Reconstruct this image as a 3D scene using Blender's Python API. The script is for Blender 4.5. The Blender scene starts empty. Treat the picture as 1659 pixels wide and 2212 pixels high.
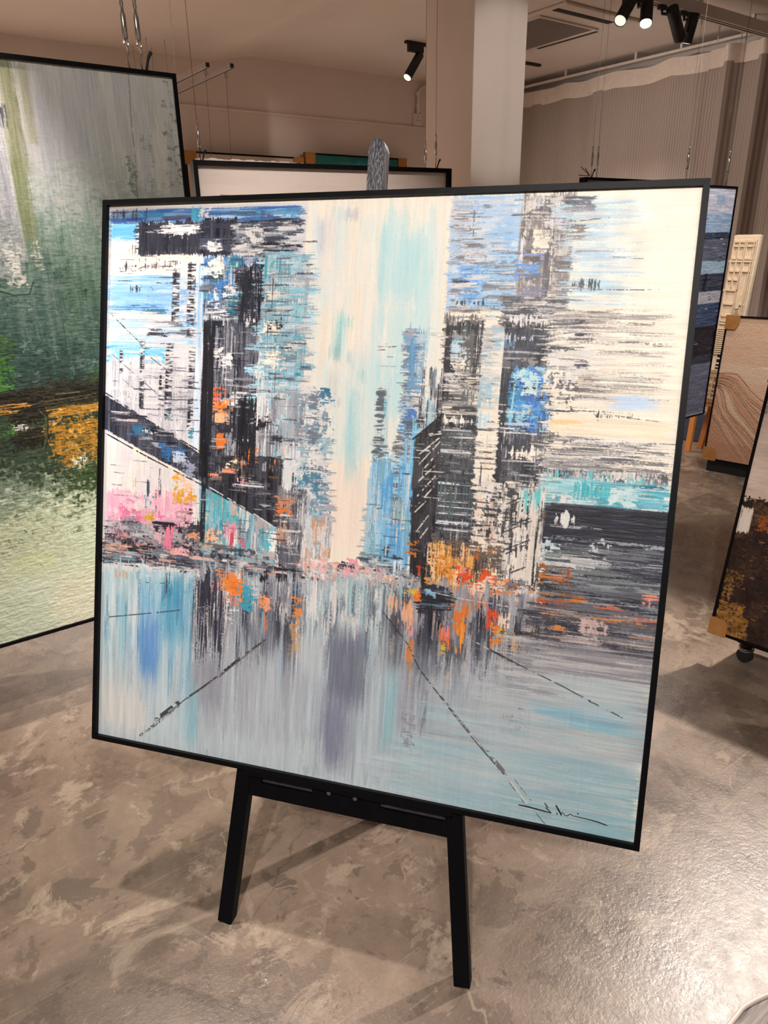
import bpy, bmesh, math, random
import numpy as np
from mathutils import Matrix, Vector
random.seed(4)
scn = bpy.context.scene
COL = scn.collection
V = Vector
# ---------------------------------------------------------------- camera (x along the back wall, y towards it, z up; metres)
CH = 1.517
F_PX, PITCH, ROLL, YAW = 1526.8, .3651, -.0155, math.radians(35.6238)
def cam_axes():
    cp, sp, cr, sr, cy, sy = math.cos(PITCH), math.sin(PITCH), math.cos(ROLL), math.sin(ROLL), math.cos(YAW), math.sin(YAW)
    fw, up, rt = (0, cp, -sp), (0, sp, cp), (1, 0, 0)
    r2 = [cr * a + sr * b for a, b in zip(rt, up)]; u2 = [-sr * a + cr * b for a, b in zip(rt, up)]
    rot = lambda d: V((cy * d[0] + sy * d[1], -sy * d[0] + cy * d[1], d[2]))
    return rot(r2), rot(u2), rot(fw)
RT, UP, FW = cam_axes()
EYE = V((0, 0, CH))
cd = bpy.data.cameras.new('camera'); cam = bpy.data.objects.new('camera', cd); COL.objects.link(cam)
cd.sensor_fit = 'VERTICAL'; cd.sensor_height = 36; cd.lens = 36 * F_PX / 2212; cd.clip_start = .02; cd.clip_end = 60
cam.matrix_world = Matrix(((RT.x, UP.x, -FW.x, 0), (RT.y, UP.y, -FW.y, 0), (RT.z, UP.z, -FW.z, CH), (0, 0, 0, 1)))
scn.camera = cam
# sight lines measured in the photograph, met with the real planes of the room
def sight(px, py): return FW + RT * ((px - 829.5) / F_PX) - UP * ((py - 1106) / F_PX)
def on_z(px, py, z): d = sight(px, py); return EYE + d * ((z - CH) / d.z)
def on_y(px, py, y): d = sight(px, py); return EYE + d * (y / d.y)
def on_x(px, py, x): d = sight(px, py); return EYE + d * (x / d.x)
def on_pl(px, py, p, n): d = sight(px, py); return EYE + d * ((p - EYE).dot(n) / d.dot(n))
# ---------------------------------------------------------------- objects
def lin(c): return tuple(((v / 255) / 12.92 if v <= 10.3 else ((v / 255 + .055) / 1.055) ** 2.4) for v in c) + (1,)
def thing(name, label, cat, loc=(0, 0, 0), group=None):
    o = bpy.data.objects.new(name, None); COL.objects.link(o); o.location = loc; o.empty_display_size = .05
    return tag(o, label, cat, group)
def tag(o, label, cat, group=None, kind=None):
    if label: o['label'] = label
    if cat: o['category'] = cat
    if group: o['group'] = group
    if kind: o['kind'] = kind
    return o
def off(p):
    v = V((0, 0, 0))
    while p is not None: v = v + p.location; p = p.parent
    return v
def link(name, me, mat, parent=None, smooth=False):
    """one mesh object; vertices come in world metres and are kept relative to the parent"""
    o = bpy.data.objects.new(name, me); COL.objects.link(o)
    if mat and not me.materials: me.materials.append(mat)
    if parent is not None:
        o.parent = parent; d = off(parent); me.transform(Matrix.Translation(-d))
    if smooth:
        me.shade_smooth() if hasattr(me, 'shade_smooth') else None
    return o
class MB:
    def __init__(s): s.b = bmesh.new()
    def box(s, o, ax, ay, az, bev=0):
        """box from corner o along three edge vectors"""
        o, ax, ay, az = V(o), V(ax), V(ay), V(az)
        vs = [s.b.verts.new(o + ax * i + ay * j + az * k) for k in (0, 1) for j in (0, 1) for i in (0, 1)]
        fs = [s.b.faces.new([vs[i] for i in q]) for q in ((0, 2, 3, 1), (4, 5, 7, 6), (0, 1, 5, 4), (2, 6, 7, 3), (0, 4, 6, 2), (1, 3, 7, 5))]
        if ax.cross(ay).dot(az) < 0: bmesh.ops.reverse_faces(s.b, faces=fs)
        if bev: bmesh.ops.bevel(s.b, geom=list({e for f in fs for e in f.edges}), offset=bev, segments=2, affect='EDGES', profile=.5)
        return s
    def cbox(s, c, sx, sy, sz, bev=0): return s.box((c[0] - sx / 2, c[1] - sy / 2, c[2] - sz / 2), (sx, 0, 0), (0, sy, 0), (0, 0, sz), bev)
    def tube(s, pts, r, n=10, cap=True):
        pts = [V(p) for p in pts]; rs = r if isinstance(r, (list, tuple)) else [r] * len(pts)
        rings = []; prev = None
        for i, p in enumerate(pts):
            t = (pts[min(i + 1, len(pts) - 1)] - pts[max(i - 1, 0)])
            t = t.normalized() if t.length > 1e-9 else prev[0]
            if prev is None:
                u = t.cross(V((0, 0, 1))); u = u if u.length > .01 else t.cross(V((1, 0, 0))); u.normalize()
            else:
                u = prev[1] - t * prev[1].dot(t); u.normalize()
            w = t.cross(u); prev = (t, u)
            rings.append([s.b.verts.new(p + (u * math.cos(6.28318 * k / n) + w * math.sin(6.28318 * k / n)) * rs[i]) for k in range(n)])
        for a, b in zip(rings[:-1], rings[1:]):
            for k in range(n): s.b.faces.new((a[k], a[(k + 1) % n], b[(k + 1) % n], b[k]))
        if cap: s.b.faces.new(rings[0][::-1]); s.b.faces.new(rings[-1])
        return s
    def prism(s, poly, up, flip=False):
        """polygon (points in order) pushed along up"""
        a = [s.b.verts.new(V(p)) for p in poly]; b = [s.b.verts.new(V(p) + V(up)) for p in poly]; n = len(poly)
        f = [s.b.faces.new(a[::-1]), s.b.faces.new(b)] + [s.b.faces.new((a[i], a[(i + 1) % n], b[(i + 1) % n], b[i])) for i in range(n)]
        bmesh.ops.recalc_face_normals(s.b, faces=f); return s
    def quad(s, *p): s.b.faces.new([s.b.verts.new(V(q)) for q in p]); return s
    def build(s, name, mat, parent=None, smooth=False):
        me = bpy.data.meshes.new(name); s.b.to_mesh(me); s.b.free()
        if smooth:
            for p in me.polygons: p.use_smooth = True
        return link(name, me, mat, parent)
def copy_tree(o, loc, label=None, group=None):
    def cp(q, par):
        c = q.copy(); COL.objects.link(c); c.parent = par
        for k in list(q.children): cp(k, c)
        return c
    r = cp(o, None); r.location = loc
    if label: r['label'] = label
    if group: r['group'] = group
    return r
# ---------------------------------------------------------------- materials
class NT:
    def __init__(s, name):
        s.m = bpy.data.materials.new(name); s.m.use_nodes = True; s.t = s.m.node_tree; s.p = s.t.nodes['Principled BSDF']
    def n(s, typ, **kw):
        o = s.t.nodes.new('ShaderNode' + typ)
        for k, v in kw.items():
            if k in o.inputs.keys() or isinstance(k, int): s.set(o, k, v)
            else: setattr(o, k, v)
        return o
    def set(s, o, k, v):
        if isinstance(v, bpy.types.NodeSocket): s.t.links.new(v, o.inputs[k])
        else: o.inputs[k].default_value = v
    def co(s, scale=(1, 1, 1), rot=(0, 0, 0)):
        tc = s.n('TexCoord'); mp = s.n('Mapping'); s.set(mp, 'Vector', tc.outputs['Object']); mp.inputs['Scale'].default_value = scale; mp.inputs['Rotation'].default_value = rot
        return mp.outputs[0]
    def noise(s, vec, sc, det=4, rough=.55, dist=0):
        o = s.n('TexNoise'); s.set(o, 'Vector', vec); s.set(o, 'Scale', sc); s.set(o, 'Detail', det); s.set(o, 'Roughness', rough); s.set(o, 'Distortion', dist); return o.outputs[0]
    def ramp(s, f, *st):
        o = s.n('ValToRGB'); s.set(o, 0, f); e = o.color_ramp.elements
        while len(e) < len(st): e.new(.5)
        for q, (p, c) in zip(e, st): q.position = p; q.color = c if len(c) == 4 else lin(c)
        return o.outputs[0]
    def rng(s, f, a, b, c=0., d=1.):
        o = s.n('MapRange'); s.set(o, 0, f)
        for i, v in enumerate((a, b, c, d)): o.inputs[i + 1].default_value = v
        return o.outputs[0]
    def mix(s, f, a, b, mode='MIX'):
        o = s.n('MixRGB', blend_type=mode); s.set(o, 0, f); s.set(o, 1, a); s.set(o, 2, b); return o.outputs[0]
    def math(s, op, a, b=0.):
        o = s.n('Math', operation=op); s.set(o, 0, a); s.set(o, 1, b); return o.outputs[0]
    def bump(s, h, st, d=.01):
        o = s.n('Bump'); s.set(o, 'Height', h); s.set(o, 'Strength', st); s.set(o, 'Distance', d); s.set(s.p, 'Normal', o.outputs[0])
def pm(name, c1, c2=None, sc=20, rough=.5, metal=0., bump=0., stretch=(1, 1, 1), spec=.5, det=4):
    t = NT(name); c2 = c2 or tuple(v * .88 for v in c1)
    f = t.noise(t.co(stretch), sc, det)
    t.set(t.p, 'Base Color', t.ramp(f, (.3, c1), (.7, c2))); t.set(t.p, 'Roughness', rough); t.set(t.p, 'Metallic', metal); t.set(t.p, 'Specular IOR Level', spec)
    if bump: t.bump(f, bump, .002)
    return t.m
def pm_emit(name, col, st):
    t = NT(name); t.set(t.p, 'Base Color', lin((240, 236, 226))); f = t.noise(t.co(), 30)
    t.set(t.p, 'Emission Color', lin(col)); t.set(t.p, 'Emission Strength', t.rng(f, 0, 1, st * .9, st * 1.1)); return t.m
def concrete():
    t = NT('polished_concrete'); o = t.co()
    big = t.noise(o, .8, 4, .55, .4); mid = t.noise(o, 2.6, 10, .68, .5); fin = t.noise(o, 26, 8, .72); grn = t.noise(o, 110, 4, .6)
    c = t.ramp(mid, (.36, (99, 85, 74)), (.46, (124, 108, 94)), (.55, (140, 122, 106)), (.66, (158, 139, 122)))
    c = t.mix(t.rng(big, .36, .64, 0, .5), c, lin((112, 94, 83)))
    # darker trowel patches with crisp rims, paler worn patches
    pt = t.noise(o, 7.5, 9, .64, .4); k = t.ramp(pt, (.545, (0, 0, 0, 1)), (.56, (1, 1, 1, 1))); c = t.mix(t.math('MULTIPLY', k, t.rng(big, .4, .6, .3, .75)), c, lin((87, 74, 65)))
    wp = t.noise(t.co((1, 1, 1), (0, 0, .6)), 5.0, 10, .68, .7); c = t.mix(t.ramp(wp, (.57, (0, 0, 0, 1)), (.60, (.62, .62, .62, 1))), c, lin((173, 156, 137)))
    ed = t.ramp(wp, (.562, (0, 0, 0, 1)), (.570, (.5, .5, .5, 1)), (.578, (0, 0, 0, 1))); c = t.mix(ed, c, lin((189, 172, 151)))
    fl = t.noise(o, 14, 8, .7, .3); c = t.mix(t.ramp(fl, (.60, (0, 0, 0, 1)), (.66, (.75, .75, .75, 1))), c, lin((81, 69, 61))); c = t.mix(t.ramp(fl, (.34, (.45, .45, .45, 1)), (.40, (0, 0, 0, 1))), c, lin((168, 150, 133)))
    sp = t.n('TexVoronoi', feature='F1'); t.set(sp, 'Vector', o); t.set(sp, 'Scale', 6.); t.set(sp, 'Randomness', 1.)
    c = t.mix(t.math('MULTIPLY', t.rng(t.math('ADD', sp.outputs['Distance'], t.math('MULTIPLY', fin, .05)), .05, .06, 1, 0), t.rng(mid, .5, .52, 0, .8)), c, lin((62, 52, 46)))
    # hairline cracks, scratches, white specks
    wv = t.n('TexVoronoi', feature='DISTANCE_TO_EDGE'); ds = t.n('VectorMath', operation='MULTIPLY_ADD'); nz = t.n('TexNoise'); t.set(nz, 'Vector', o); t.set(nz, 'Scale', 4.); t.set(nz, 'Detail', 7.)
    t.set(ds, 0, nz.outputs[1]); ds.inputs[1].default_value = (.4, .4, 0); t.set(ds, 2, o); t.set(wv, 'Vector', ds.outputs[0]); t.set(wv, 'Scale', 1.1)
    crk = t.math('MULTIPLY', t.rng(wv.outputs[0], 0, .005, 1, 0), t.rng(pt, .48, .54, 0, .6)); c = t.mix(crk, c, lin((181, 163, 144)))
    wv2 = t.n('TexVoronoi', feature='DISTANCE_TO_EDGE'); t.set(wv2, 'Vector', ds.outputs[0]); t.set(wv2, 'Scale', 1.7); c = t.mix(t.math('MULTIPLY', t.rng(wv2.outputs[0], 0, .003, 1, 0), t.rng(wp, .5, .56, .6, 0)), c, lin((64, 54, 48)))
    for rot, sc, d in ((.5, 3.2, 33), (2.1, 2.6, 41), (1.2, 4., 29), (2.7, 3.4, 37)):
        s_ = t.noise(t.co((.5, d, 1), (0, 0, rot)), sc, 1, .3, .15); c = t.mix(t.math('MULTIPLY', t.ramp(s_, (.745, (0, 0, 0, 1)), (.765, (.34, .34, .34, 1))), t.rng(fl, .46, .54, 0, 1)), c, lin((189, 173, 154)))
    sk = t.n('TexVoronoi', feature='F1'); t.set(sk, 'Vector', o); t.set(sk, 'Scale', 16.); c = t.mix(t.math('MULTIPLY', t.rng(sk.outputs['Distance'], .035, .05, 1, 0), t.rng(wp, .52, .55, 0, .9)), c, lin((200, 186, 168)))
    c = t.mix(t.rng(fin, .3, .7, 0, .4), c, lin((88, 75, 66))); c = t.mix(t.rng(grn, .35, .65, .12, 0), c, lin((62, 52, 47)))
    t.set(t.p, 'Base Color', c)
    t.set(t.p, 'Roughness', t.math('ADD', t.rng(mid, .3, .7, .20, .33), t.rng(fin, .3, .7, -.03, .1))); t.set(t.p, 'Specular IOR Level', .62)
    h = t.math('ADD', t.math('MULTIPLY', fin, .7), t.math('ADD', t.math('MULTIPLY', mid, .8), t.math('MULTIPLY', grn, .45)))
    t.bump(h, .34, .004); return t.m
def plaster(name, c, c2):
    t = NT(name); o = t.co(); f = t.noise(o, 1.3, 5, .6); g = t.noise(o, 60, 4)
    t.set(t.p, 'Base Color', t.ramp(f, (.3, c), (.7, c2))); t.set(t.p, 'Roughness', .75); t.set(t.p, 'Specular IOR Level', .25); t.bump(t.math('ADD', t.math('MULTIPLY', g, .3), t.noise(o, 5, 3)), .25, .004); return t.m
def paint_mat(name, rough=.42, weave=1., spec=.35):
    t = NT(name); a = t.n('Attribute', attribute_name='paint'); o = t.co()
    f = t.noise(o, 240, 3); t.set(t.p, 'Base Color', t.mix(t.rng(f, .3, .7, 0, .06), a.outputs['Color'], lin((90, 84, 80))))
    t.set(t.p, 'Roughness', t.rng(t.noise(o, 30, 3), .3, .7, rough - .08, rough + .12)); t.set(t.p, 'Specular IOR Level', spec)
    w = t.n('TexWave', wave_type='BANDS', bands_direction='Z'); t.set(w, 'Vector', o); t.set(w, 'Scale', 180.); t.set(w, 'Distortion', 2.)
    t.bump(t.math('ADD', t.math('MULTIPLY', w.outputs[1], .4 * weave), f), .25, .0008); return t.m
# ---------------------------------------------------------------- painting engine
import numpy as np
class Paint:
    """A canvas of H x W paint samples, laid on with knife and brush strokes (sRGB 0-255)."""
    fields = {}
    def __init__(s, W, H, base, seed=1, conv=None):
        s.W, s.H, s.rng = W, H, np.random.default_rng(seed)
        s.C = np.empty((H, W, 3), np.float32); s.C[:] = base
        s.Z = np.zeros((H, W), np.float32)            # relief of the paint
        s.conv = conv or (lambda x, y: (x, y))
        s.k = W / 1000.0
        s.N = {}
        k = s.k
        for n, sx, sy in (('h', 15, .62), ('v', .62, 15), ('h2', 50, 2.4), ('v2', 2.4, 50), ('i', .8, .8), ('i2', 3.2, 3.2), ('i3', 14, 14), ('hs', 6, .9), ('vs', .9, 6)):
            s.N[n] = s.noise(sx * k, sy * k)
        s.N['h'] = s.rank(s.N['h'] + .5 * s.N['h2'] + .35 * s.N['i'])          # dry knife drags: long streaks, broken by the weave
        s.N['v'] = s.rank(s.N['v'] + .5 * s.N['v2'] + .35 * s.N['i'])
        s.N['i2'] = s.rank(s.N['i2'] + .6 * s.N['i3'] + .5 * s.N['hs'] + .3 * s.N['vs'])
        s.N['i'] = s.rank(.5 * s.N['i'] + .7 * s.N['hs'] + .5 * s.N['vs'] + 1.1 * s.N['i2'])
    def rank(s, a):
        a = (a - a.mean()) / a.std()
        return (1 / (1 + np.exp(-1.7 * a))).astype(np.float32)
    def noise(s, sx, sy):
        a = s.rng.standard_normal((s.H, s.W)).astype(np.float32)
        fy = np.fft.fftfreq(s.H)[:, None]; fx = np.fft.rfftfreq(s.W)[None]
        a = np.fft.irfft2(np.fft.rfft2(a) * np.exp(-2 * np.pi ** 2 * ((fx * sx) ** 2 + (fy * sy) ** 2)), s=(s.H, s.W))
        a = (a - a.mean()) / a.std()
        return (1 / (1 + np.exp(-1.7 * a))).astype(np.float32)     # about uniform 0..1
    def win(s, n, y0, y1, x0, x1):
        oy, ox = s.rng.integers(s.H), s.rng.integers(s.W)
        return s.N[n][np.ix_(np.arange(y0 + oy, y1 + oy) % s.H, np.arange(x0 + ox, x1 + ox) % s.W)]
    def uvrect(s, x0, y0, x1, y1):
        xm, ym = (x0 + x1) / 2, (y0 + y1) / 2
        u0 = s.conv(x0, ym)[0]; u1 = s.conv(x1, ym)[0]; v0 = s.conv(xm, y0)[1]; v1 = s.conv(xm, y1)[1]
        return u0 * s.W, v0 * s.H, u1 * s.W, v1 * s.H
    def st(s, x0, y0, x1, y1, col, d='h', cov=1., a=1., soft=2., rag=6., var=14, fade=None, raw=False, z=1., grain=None, poly=None):
        """one stroke: a rectangle dragged along d, ragged ends, broken where the knife ran dry (cov < 1)"""
        X0, Y0, X1, Y1 = (x0, y0, x1, y1) if raw else s.uvrect(x0, y0, x1, y1)
        k = s.k; rag *= k; soft = max(soft * k, .6)
        m = int(rag * 2.5 + soft * 2 + 3)
        a0, a1 = max(0, int(X0) - m), min(s.W, int(X1) + m + 1); b0, b1 = max(0, int(Y0) - m), min(s.H, int(Y1) + m + 1)
        if a1 - a0 < 2 or b1 - b0 < 2: return
        xx = np.arange(a0, a1, dtype=np.float32)[None]; yy = np.arange(b0, b1, dtype=np.float32)[:, None]
        g = grain or d
        nf = s.win(g if g in s.N else 'i', b0, b1, a0, a1)
        if d == 'h':
            e = (s.win('h2', b0, b1, a0, a1) - .5) * 1.2 * rag + (s.win('h', b0, b1, a0, a1) - .5) * 1.4 * rag
            w = (s.win('h', b0, b1, a0, a1) - .5) * rag * .35
        elif d == 'v':
            e = (s.win('v2', b0, b1, a0, a1) - .5) * 1.2 * rag + (s.win('v', b0, b1, a0, a1) - .5) * 1.4 * rag
            w = (s.win('v', b0, b1, a0, a1) - .5) * rag * .35
        else:
            e = (s.win('i2', b0, b1, a0, a1) - .5) * 1.6 * rag + (s.win('i', b0, b1, a0, a1) - .5) * 1.4 * rag
            w = e
        if poly is None:
            ex = np.minimum(xx - X0, X1 - xx); ey = np.minimum(yy - Y0, Y1 - yy)
            ex = ex + (e if d != 'v' else w); ey = ey + (e if d != 'h' else w)
            sd = np.minimum(ex, ey)
        else:
            sd = None
            for i in range(len(poly)):
                (px, py), (qx, qy) = poly[i], poly[(i + 1) % len(poly)]
                L = ((qx - px) ** 2 + (qy - py) ** 2) ** .5 + 1e-6
                q = ((qx - px) * (yy - py) - (qy - py) * (xx - px)) / L
                sd = q if sd is None else np.minimum(sd, q)
            sd = sd + w
        al = np.clip(sd / soft + .5, 0, 1)
        if fade:
            t = {'r': (xx - X0) / (X1 - X0), 'l': (X1 - xx) / (X1 - X0), 'd': (yy - Y0) / (Y1 - Y0), 'u': (Y1 - yy) / (Y1 - Y0)}.get(fade)
            if t is None: t = np.maximum(np.abs((xx - X0) / (X1 - X0) - .5) if 'x' in fade else 0 * xx, np.abs((yy - Y0) / (Y1 - Y0) - .5) if 'y' in fade else 0 * yy) * 2
            cv = cov * np.clip(1.25 - np.maximum(t, 0) ** 1.5 * 1.25, 0, 1)
        else: cv = cov
        if cov < 1 or fade:
            if soft >= 4.5 * k: al = al * np.clip(cv * 1.15 - .08 + (nf - .5) * .55, 0, 1)      # a thin wash
            else: al = al * np.clip((cv - nf) / .24 + .5, 0, 1)
        al = (al * a)[..., None]
        c = np.asarray(col, np.float32)
        vn = (s.win('h' if d == 'h' else 'v' if d == 'v' else 'i', b0, b1, a0, a1) - .5) + (s.win('h2' if d == 'h' else 'v2' if d == 'v' else 'i2', b0, b1, a0, a1) - .5)
        cc = c + (vn * var)[..., None]
        s.C[b0:b1, a0:a1] = s.C[b0:b1, a0:a1] * (1 - al) + cc * al
        s.Z[b0:b1, a0:a1] += al[..., 0] * z * (.35 + .65 * nf)
    def smear(s, x0, y0, x1, y1, d, n, a=.8, soft=40):
        """wet paint dragged along d with a dry brush"""
        X0, Y0, X1, Y1 = s.uvrect(x0, y0, x1, y1); k = s.k; n = int(n * k); soft *= k
        a0, a1, b0, b1 = max(0, int(X0)), min(s.W, int(X1)), max(0, int(Y0)), min(s.H, int(Y1))
        R = s.C[b0:b1, a0:a1]; ax = 0 if d == 'v' else 1
        p = np.pad(R, [(n, n) if i == ax else (0, 0) for i in range(3)], mode='edge')
        c = np.cumsum(p, axis=ax, dtype=np.float64); L = R.shape[ax]
        bl = (np.take(c, range(2 * n, 2 * n + L), ax) - np.take(c, range(0, L), ax)) / (2 * n)
        yy, xx = np.mgrid[b0:b1, a0:a1]
        e = np.minimum(np.minimum(xx - X0, X1 - xx), np.minimum(yy - Y0, Y1 - yy))
        m = np.clip(e / soft + (s.win(d + '2', b0, b1, a0, a1) - .5) * .8, 0, 1) * np.clip(a + (s.win(d, b0, b1, a0, a1) - .5) * .5, 0, 1)
        s.C[b0:b1, a0:a1] = R + (bl - R) * m[..., None]; s.Z[b0:b1, a0:a1] *= 1 - .6 * m
    def pg(s, pts, col, d='h', **kw):
        q = [s.conv(*p) for p in pts]; q = [(u * s.W, v * s.H) for u, v in q]
        ar = sum(q[i][0] * q[(i + 1) % len(q)][1] - q[(i + 1) % len(q)][0] * q[i][1] for i in range(len(q)))
        if ar < 0: q = q[::-1]
        xs, ys = [p[0] for p in q], [p[1] for p in q]
        s.st(min(xs), min(ys), max(xs), max(ys), col, d, raw=True, poly=q, **kw)
    def ln(s, pts, w, col, cov=1., a=1., jit=0.):
        """a drawn or scratched line, w in samples (of 1000)"""
        q = [s.conv(*p) for p in pts]; q = [(u * s.W, v * s.H) for u, v in q]
        w = w * s.k
        for (px, py), (qx, qy) in zip(q[:-1], q[1:]):
            a0, a1 = max(0, int(min(px, qx) - w - 4)), min(s.W, int(max(px, qx) + w + 5)); b0, b1 = max(0, int(min(py, qy) - w - 4)), min(s.H, int(max(py, qy) + w + 5))
            if a1 - a0 < 2 or b1 - b0 < 2: continue
            xx = np.arange(a0, a1, dtype=np.float32)[None]; yy = np.arange(b0, b1, dtype=np.float32)[:, None]
            L2 = (qx - px) ** 2 + (qy - py) ** 2 + 1e-6
            t = np.clip(((xx - px) * (qx - px) + (yy - py) * (qy - py)) / L2, 0, 1)
            dd = np.hypot(xx - px - t * (qx - px), yy - py - t * (qy - py))
            al = np.clip((w / 2 - dd) / .9 + .5, 0, 1)
            if jit: al = np.clip((w / 2 * (1 - jit * s.win('i2', b0, b1, a0, a1)) - dd) / .9 + .5, 0, 1)
            if cov < 1: al = al * np.clip((cov - s.win('i', b0, b1, a0, a1)) / .15 + .5, 0, 1)
            al = (al * a)[..., None]
            s.C[b0:b1, a0:a1] = s.C[b0:b1, a0:a1] * (1 - al) + np.asarray(col, np.float32) * al
    def sc(s, x0, y0, x1, y1, pal, n, w, h, d='h', cov=(.35, .8), a=(.6, 1), rag=5, soft=1.2, var=16, fade=None):
        """n small knife marks of the colours pal, strewn over a region"""
        X0, Y0, X1, Y1 = s.uvrect(x0, y0, x1, y1); k = s.k; r = s.rng
        for _ in range(n):
            ww = r.uniform(*w) * k; hh = r.uniform(*h) * k
            cx = r.uniform(X0, X1); cy = r.uniform(Y0, Y1)
            ax, bx = max(X0, cx - ww / 2), min(X1, cx + ww / 2); ay, by = max(Y0, cy - hh / 2), min(Y1, cy + hh / 2)
            s.st(ax, ay, bx, by, pal[r.integers(len(pal))], d, cov=r.uniform(*cov), a=r.uniform(*a), rag=rag, soft=soft, var=var, raw=True, fade=fade)
def homog(quad):
    """maps the photographed corners of a square canvas to its own 0..1 coordinates"""
    A, b = [], []
    for (x, y), (u, v) in zip(quad, ((0, 0), (1, 0), (1, 1), (0, 1))):
        A += [[x, y, 1, 0, 0, 0, -u * x, -u * y], [0, 0, 0, x, y, 1, -v * x, -v * y]]; b += [u, v]
    h = np.append(np.linalg.solve(np.array(A, float), np.array(b, float)), 1).reshape(3, 3)
    def f(x, y):
        q = h @ (x, y, 1.); return q[0] / q[2], q[1] / q[2]
    return f
# ---------------------------------------------------------------- the big city painting
CREAM = (252, 240, 222); WHT = (232, 226, 223); BLK = (34, 35, 46); DK = (56, 58, 72); GR = (122, 122, 132); LGR = (176, 176, 182)
SKY = (150, 200, 238); SKY2 = (108, 184, 236); BLU = (72, 132, 206); TEAL = (52, 134, 152); AQ = (148, 208, 214); PALE = (198, 222, 238); TRQ = (74, 190, 204)
ORG = (238, 128, 44); RED = (234, 88, 40); PCH = (250, 186, 142); PNK = (242, 172, 196); MAG = (232, 128, 166); MUS = (226, 168, 56); TAU = (150, 138, 132); NVY = (36, 40, 60)
def city(W=1000):
    P = Paint(W, W, CREAM, 7, homog(((222, 433), (1539, 384), (1380, 1840), (197, 1597))))
    S, G, L, X = P.st, P.pg, P.ln, P.sc
    # --- soft grounds
    S(190, 430, 660, 960, (226, 223, 226), 'h', var=10)
    S(190, 1225, 1400, 1860, (190, 202, 206), 'v', var=16, soft=10)
    S(940, 400, 1560, 1060, (250, 238, 220), 'h', var=8)
    # --- central shaft of light, long vertical drags
    for x0, y0, x1, y1, c, a in ((640, 410, 980, 1250, CREAM, 1), (676, 440, 722, 560, (206, 208, 222), .8), (716, 425, 730, 470, AQ, .5), (738, 430, 770, 470, (190, 186, 204), .7), (782, 440, 800, 520, (196, 226, 226), .6),
                              (816, 450, 850, 650, (176, 224, 230), 1), (846, 480, 886, 660, (190, 226, 230), .95), (890, 500, 922, 600, (180, 226, 226), .85), (816, 600, 880, 625, (182, 222, 226), .7),
                              (684, 560, 720, 640, (228, 232, 232), .8), (722, 650, 738, 780, (86, 204, 212), .95), (736, 665, 756, 712, (110, 208, 214), .95), (712, 735, 730, 775, (120, 190, 200), .7), (722, 700, 728, 790, (130, 150, 160), .6), (742, 740, 758, 800, (150, 190, 210), .55),
                              (756, 720, 800, 900, (214, 232, 230), .8), (796, 750, 840, 900, (166, 220, 230), .95), (770, 790, 786, 830, (130, 206, 222), .7), (744, 800, 780, 1010, (166, 218, 226), .95), (744, 880, 770, 1080, (160, 216, 222), .85), (820, 640, 900, 760, (230, 236, 226), .7),
                              (705, 780, 716, 900, (150, 150, 160), .35), (712, 850, 735, 880, (170, 176, 196), .6), (690, 860, 700, 980, (170, 180, 190), .4), (935, 480, 968, 780, (253, 236, 206), .7), (690, 980, 780, 1240, (252, 232, 216), .9), (776, 850, 826, 1000, (206, 230, 232), .8)):
        S(x0, y0, x1, y1, c, 'v', a=a, soft=14 if (x1 - x0) < 100 else 6, rag=22 if (x1 - x0) < 100 else 8, var=7, cov=1 if (x1 - x0) > 100 else .95, fade=None if (x1 - x0) > 100 else 'y', z=.4)
    X(655, 430, 960, 1000, [(253, 245, 232), (238, 242, 236), (214, 236, 238), (250, 238, 226)], 130, (6, 26), (60, 240), 'v', (.4, .8), (.25, .6), 14, 5, 5); X(800, 440, 930, 900, [(186, 230, 234), (206, 236, 238)], 26, (10, 34), (90, 240), 'v', (.5, .8), (.3, .6), 20, 6, 5)
    # --- upper left: bands of blue over cream, black lintel
    S(225, 436, 645, 466, (112, 150, 198), 'h', rag=10, var=40)
    X(225, 436, 640, 466, [(92, 92, 122), (76, 124, 190), (70, 156, 204), (150, 190, 222), (66, 104, 178), PALE], 60, (30, 120), (3, 9), 'h', (.5, .9), (.6, 1))
    X(225, 438, 290, 462, [DK, (90, 86, 110)], 10, (3, 8), (16, 40), 'v')
    S(402, 436, 424, 466, (80, 176, 206), 'v', a=.8); S(424, 438, 444, 462, WHT, 'i', cov=.7); S(300, 436, 304, 470, DK, 'v', cov=.5)
    S(556, 436, 566, 466, (60, 84, 140), 'v', a=.5); S(612, 438, 640, 480, (90, 160, 206), 'i', cov=.7)
    S(225, 472, 286, 508, (112, 190, 240), 'h', rag=10); S(225, 500, 286, 520, PALE, 'h', cov=.7)
    S(225, 512, 290, 545, CREAM, 'h', cov=.9)
    S(276, 472, 289, 528, DK, 'h', cov=.5, rag=4); S(262, 522, 290, 540, GR, 'v', cov=.45)
    S(286, 464, 502, 541, (44, 46, 60), 'v', rag=5, soft=1.5, var=34)
    S(300, 464, 640, 478, (52, 54, 70), 'h', cov=.85, rag=12)
    S(330, 474, 425, 492, WHT, 'h', cov=.6, rag=14); S(360, 476, 412, 498, WHT, 'i', cov=.75, rag=7); S(300, 484, 430, 490, LGR, 'h', cov=.5)
    S(420, 496, 500, 530, (70, 74, 92), 'h', cov=.7); S(438, 512, 468, 528, (226, 226, 226), 'i', rag=4, cov=.95); S(424, 518, 440, 524, LGR, 'h', cov=.7)
    S(290, 525, 420, 541, (96, 96, 106), 'v', cov=.6)
    S(495, 464, 560, 542, (120, 126, 136), 'h', cov=.8); X(495, 466, 640, 545, [WHT, LGR, DK, GR, WHT, (60, 62, 78), (150, 170, 184)], 70, (14, 46), (4, 14), 'h', (.45, .85), (.7, 1), 6)
    S(520, 482, 560, 506, (236, 232, 226), 'i', cov=.8); S(505, 520, 560, 536, (214, 206, 200), 'i', cov=.75)
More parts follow.
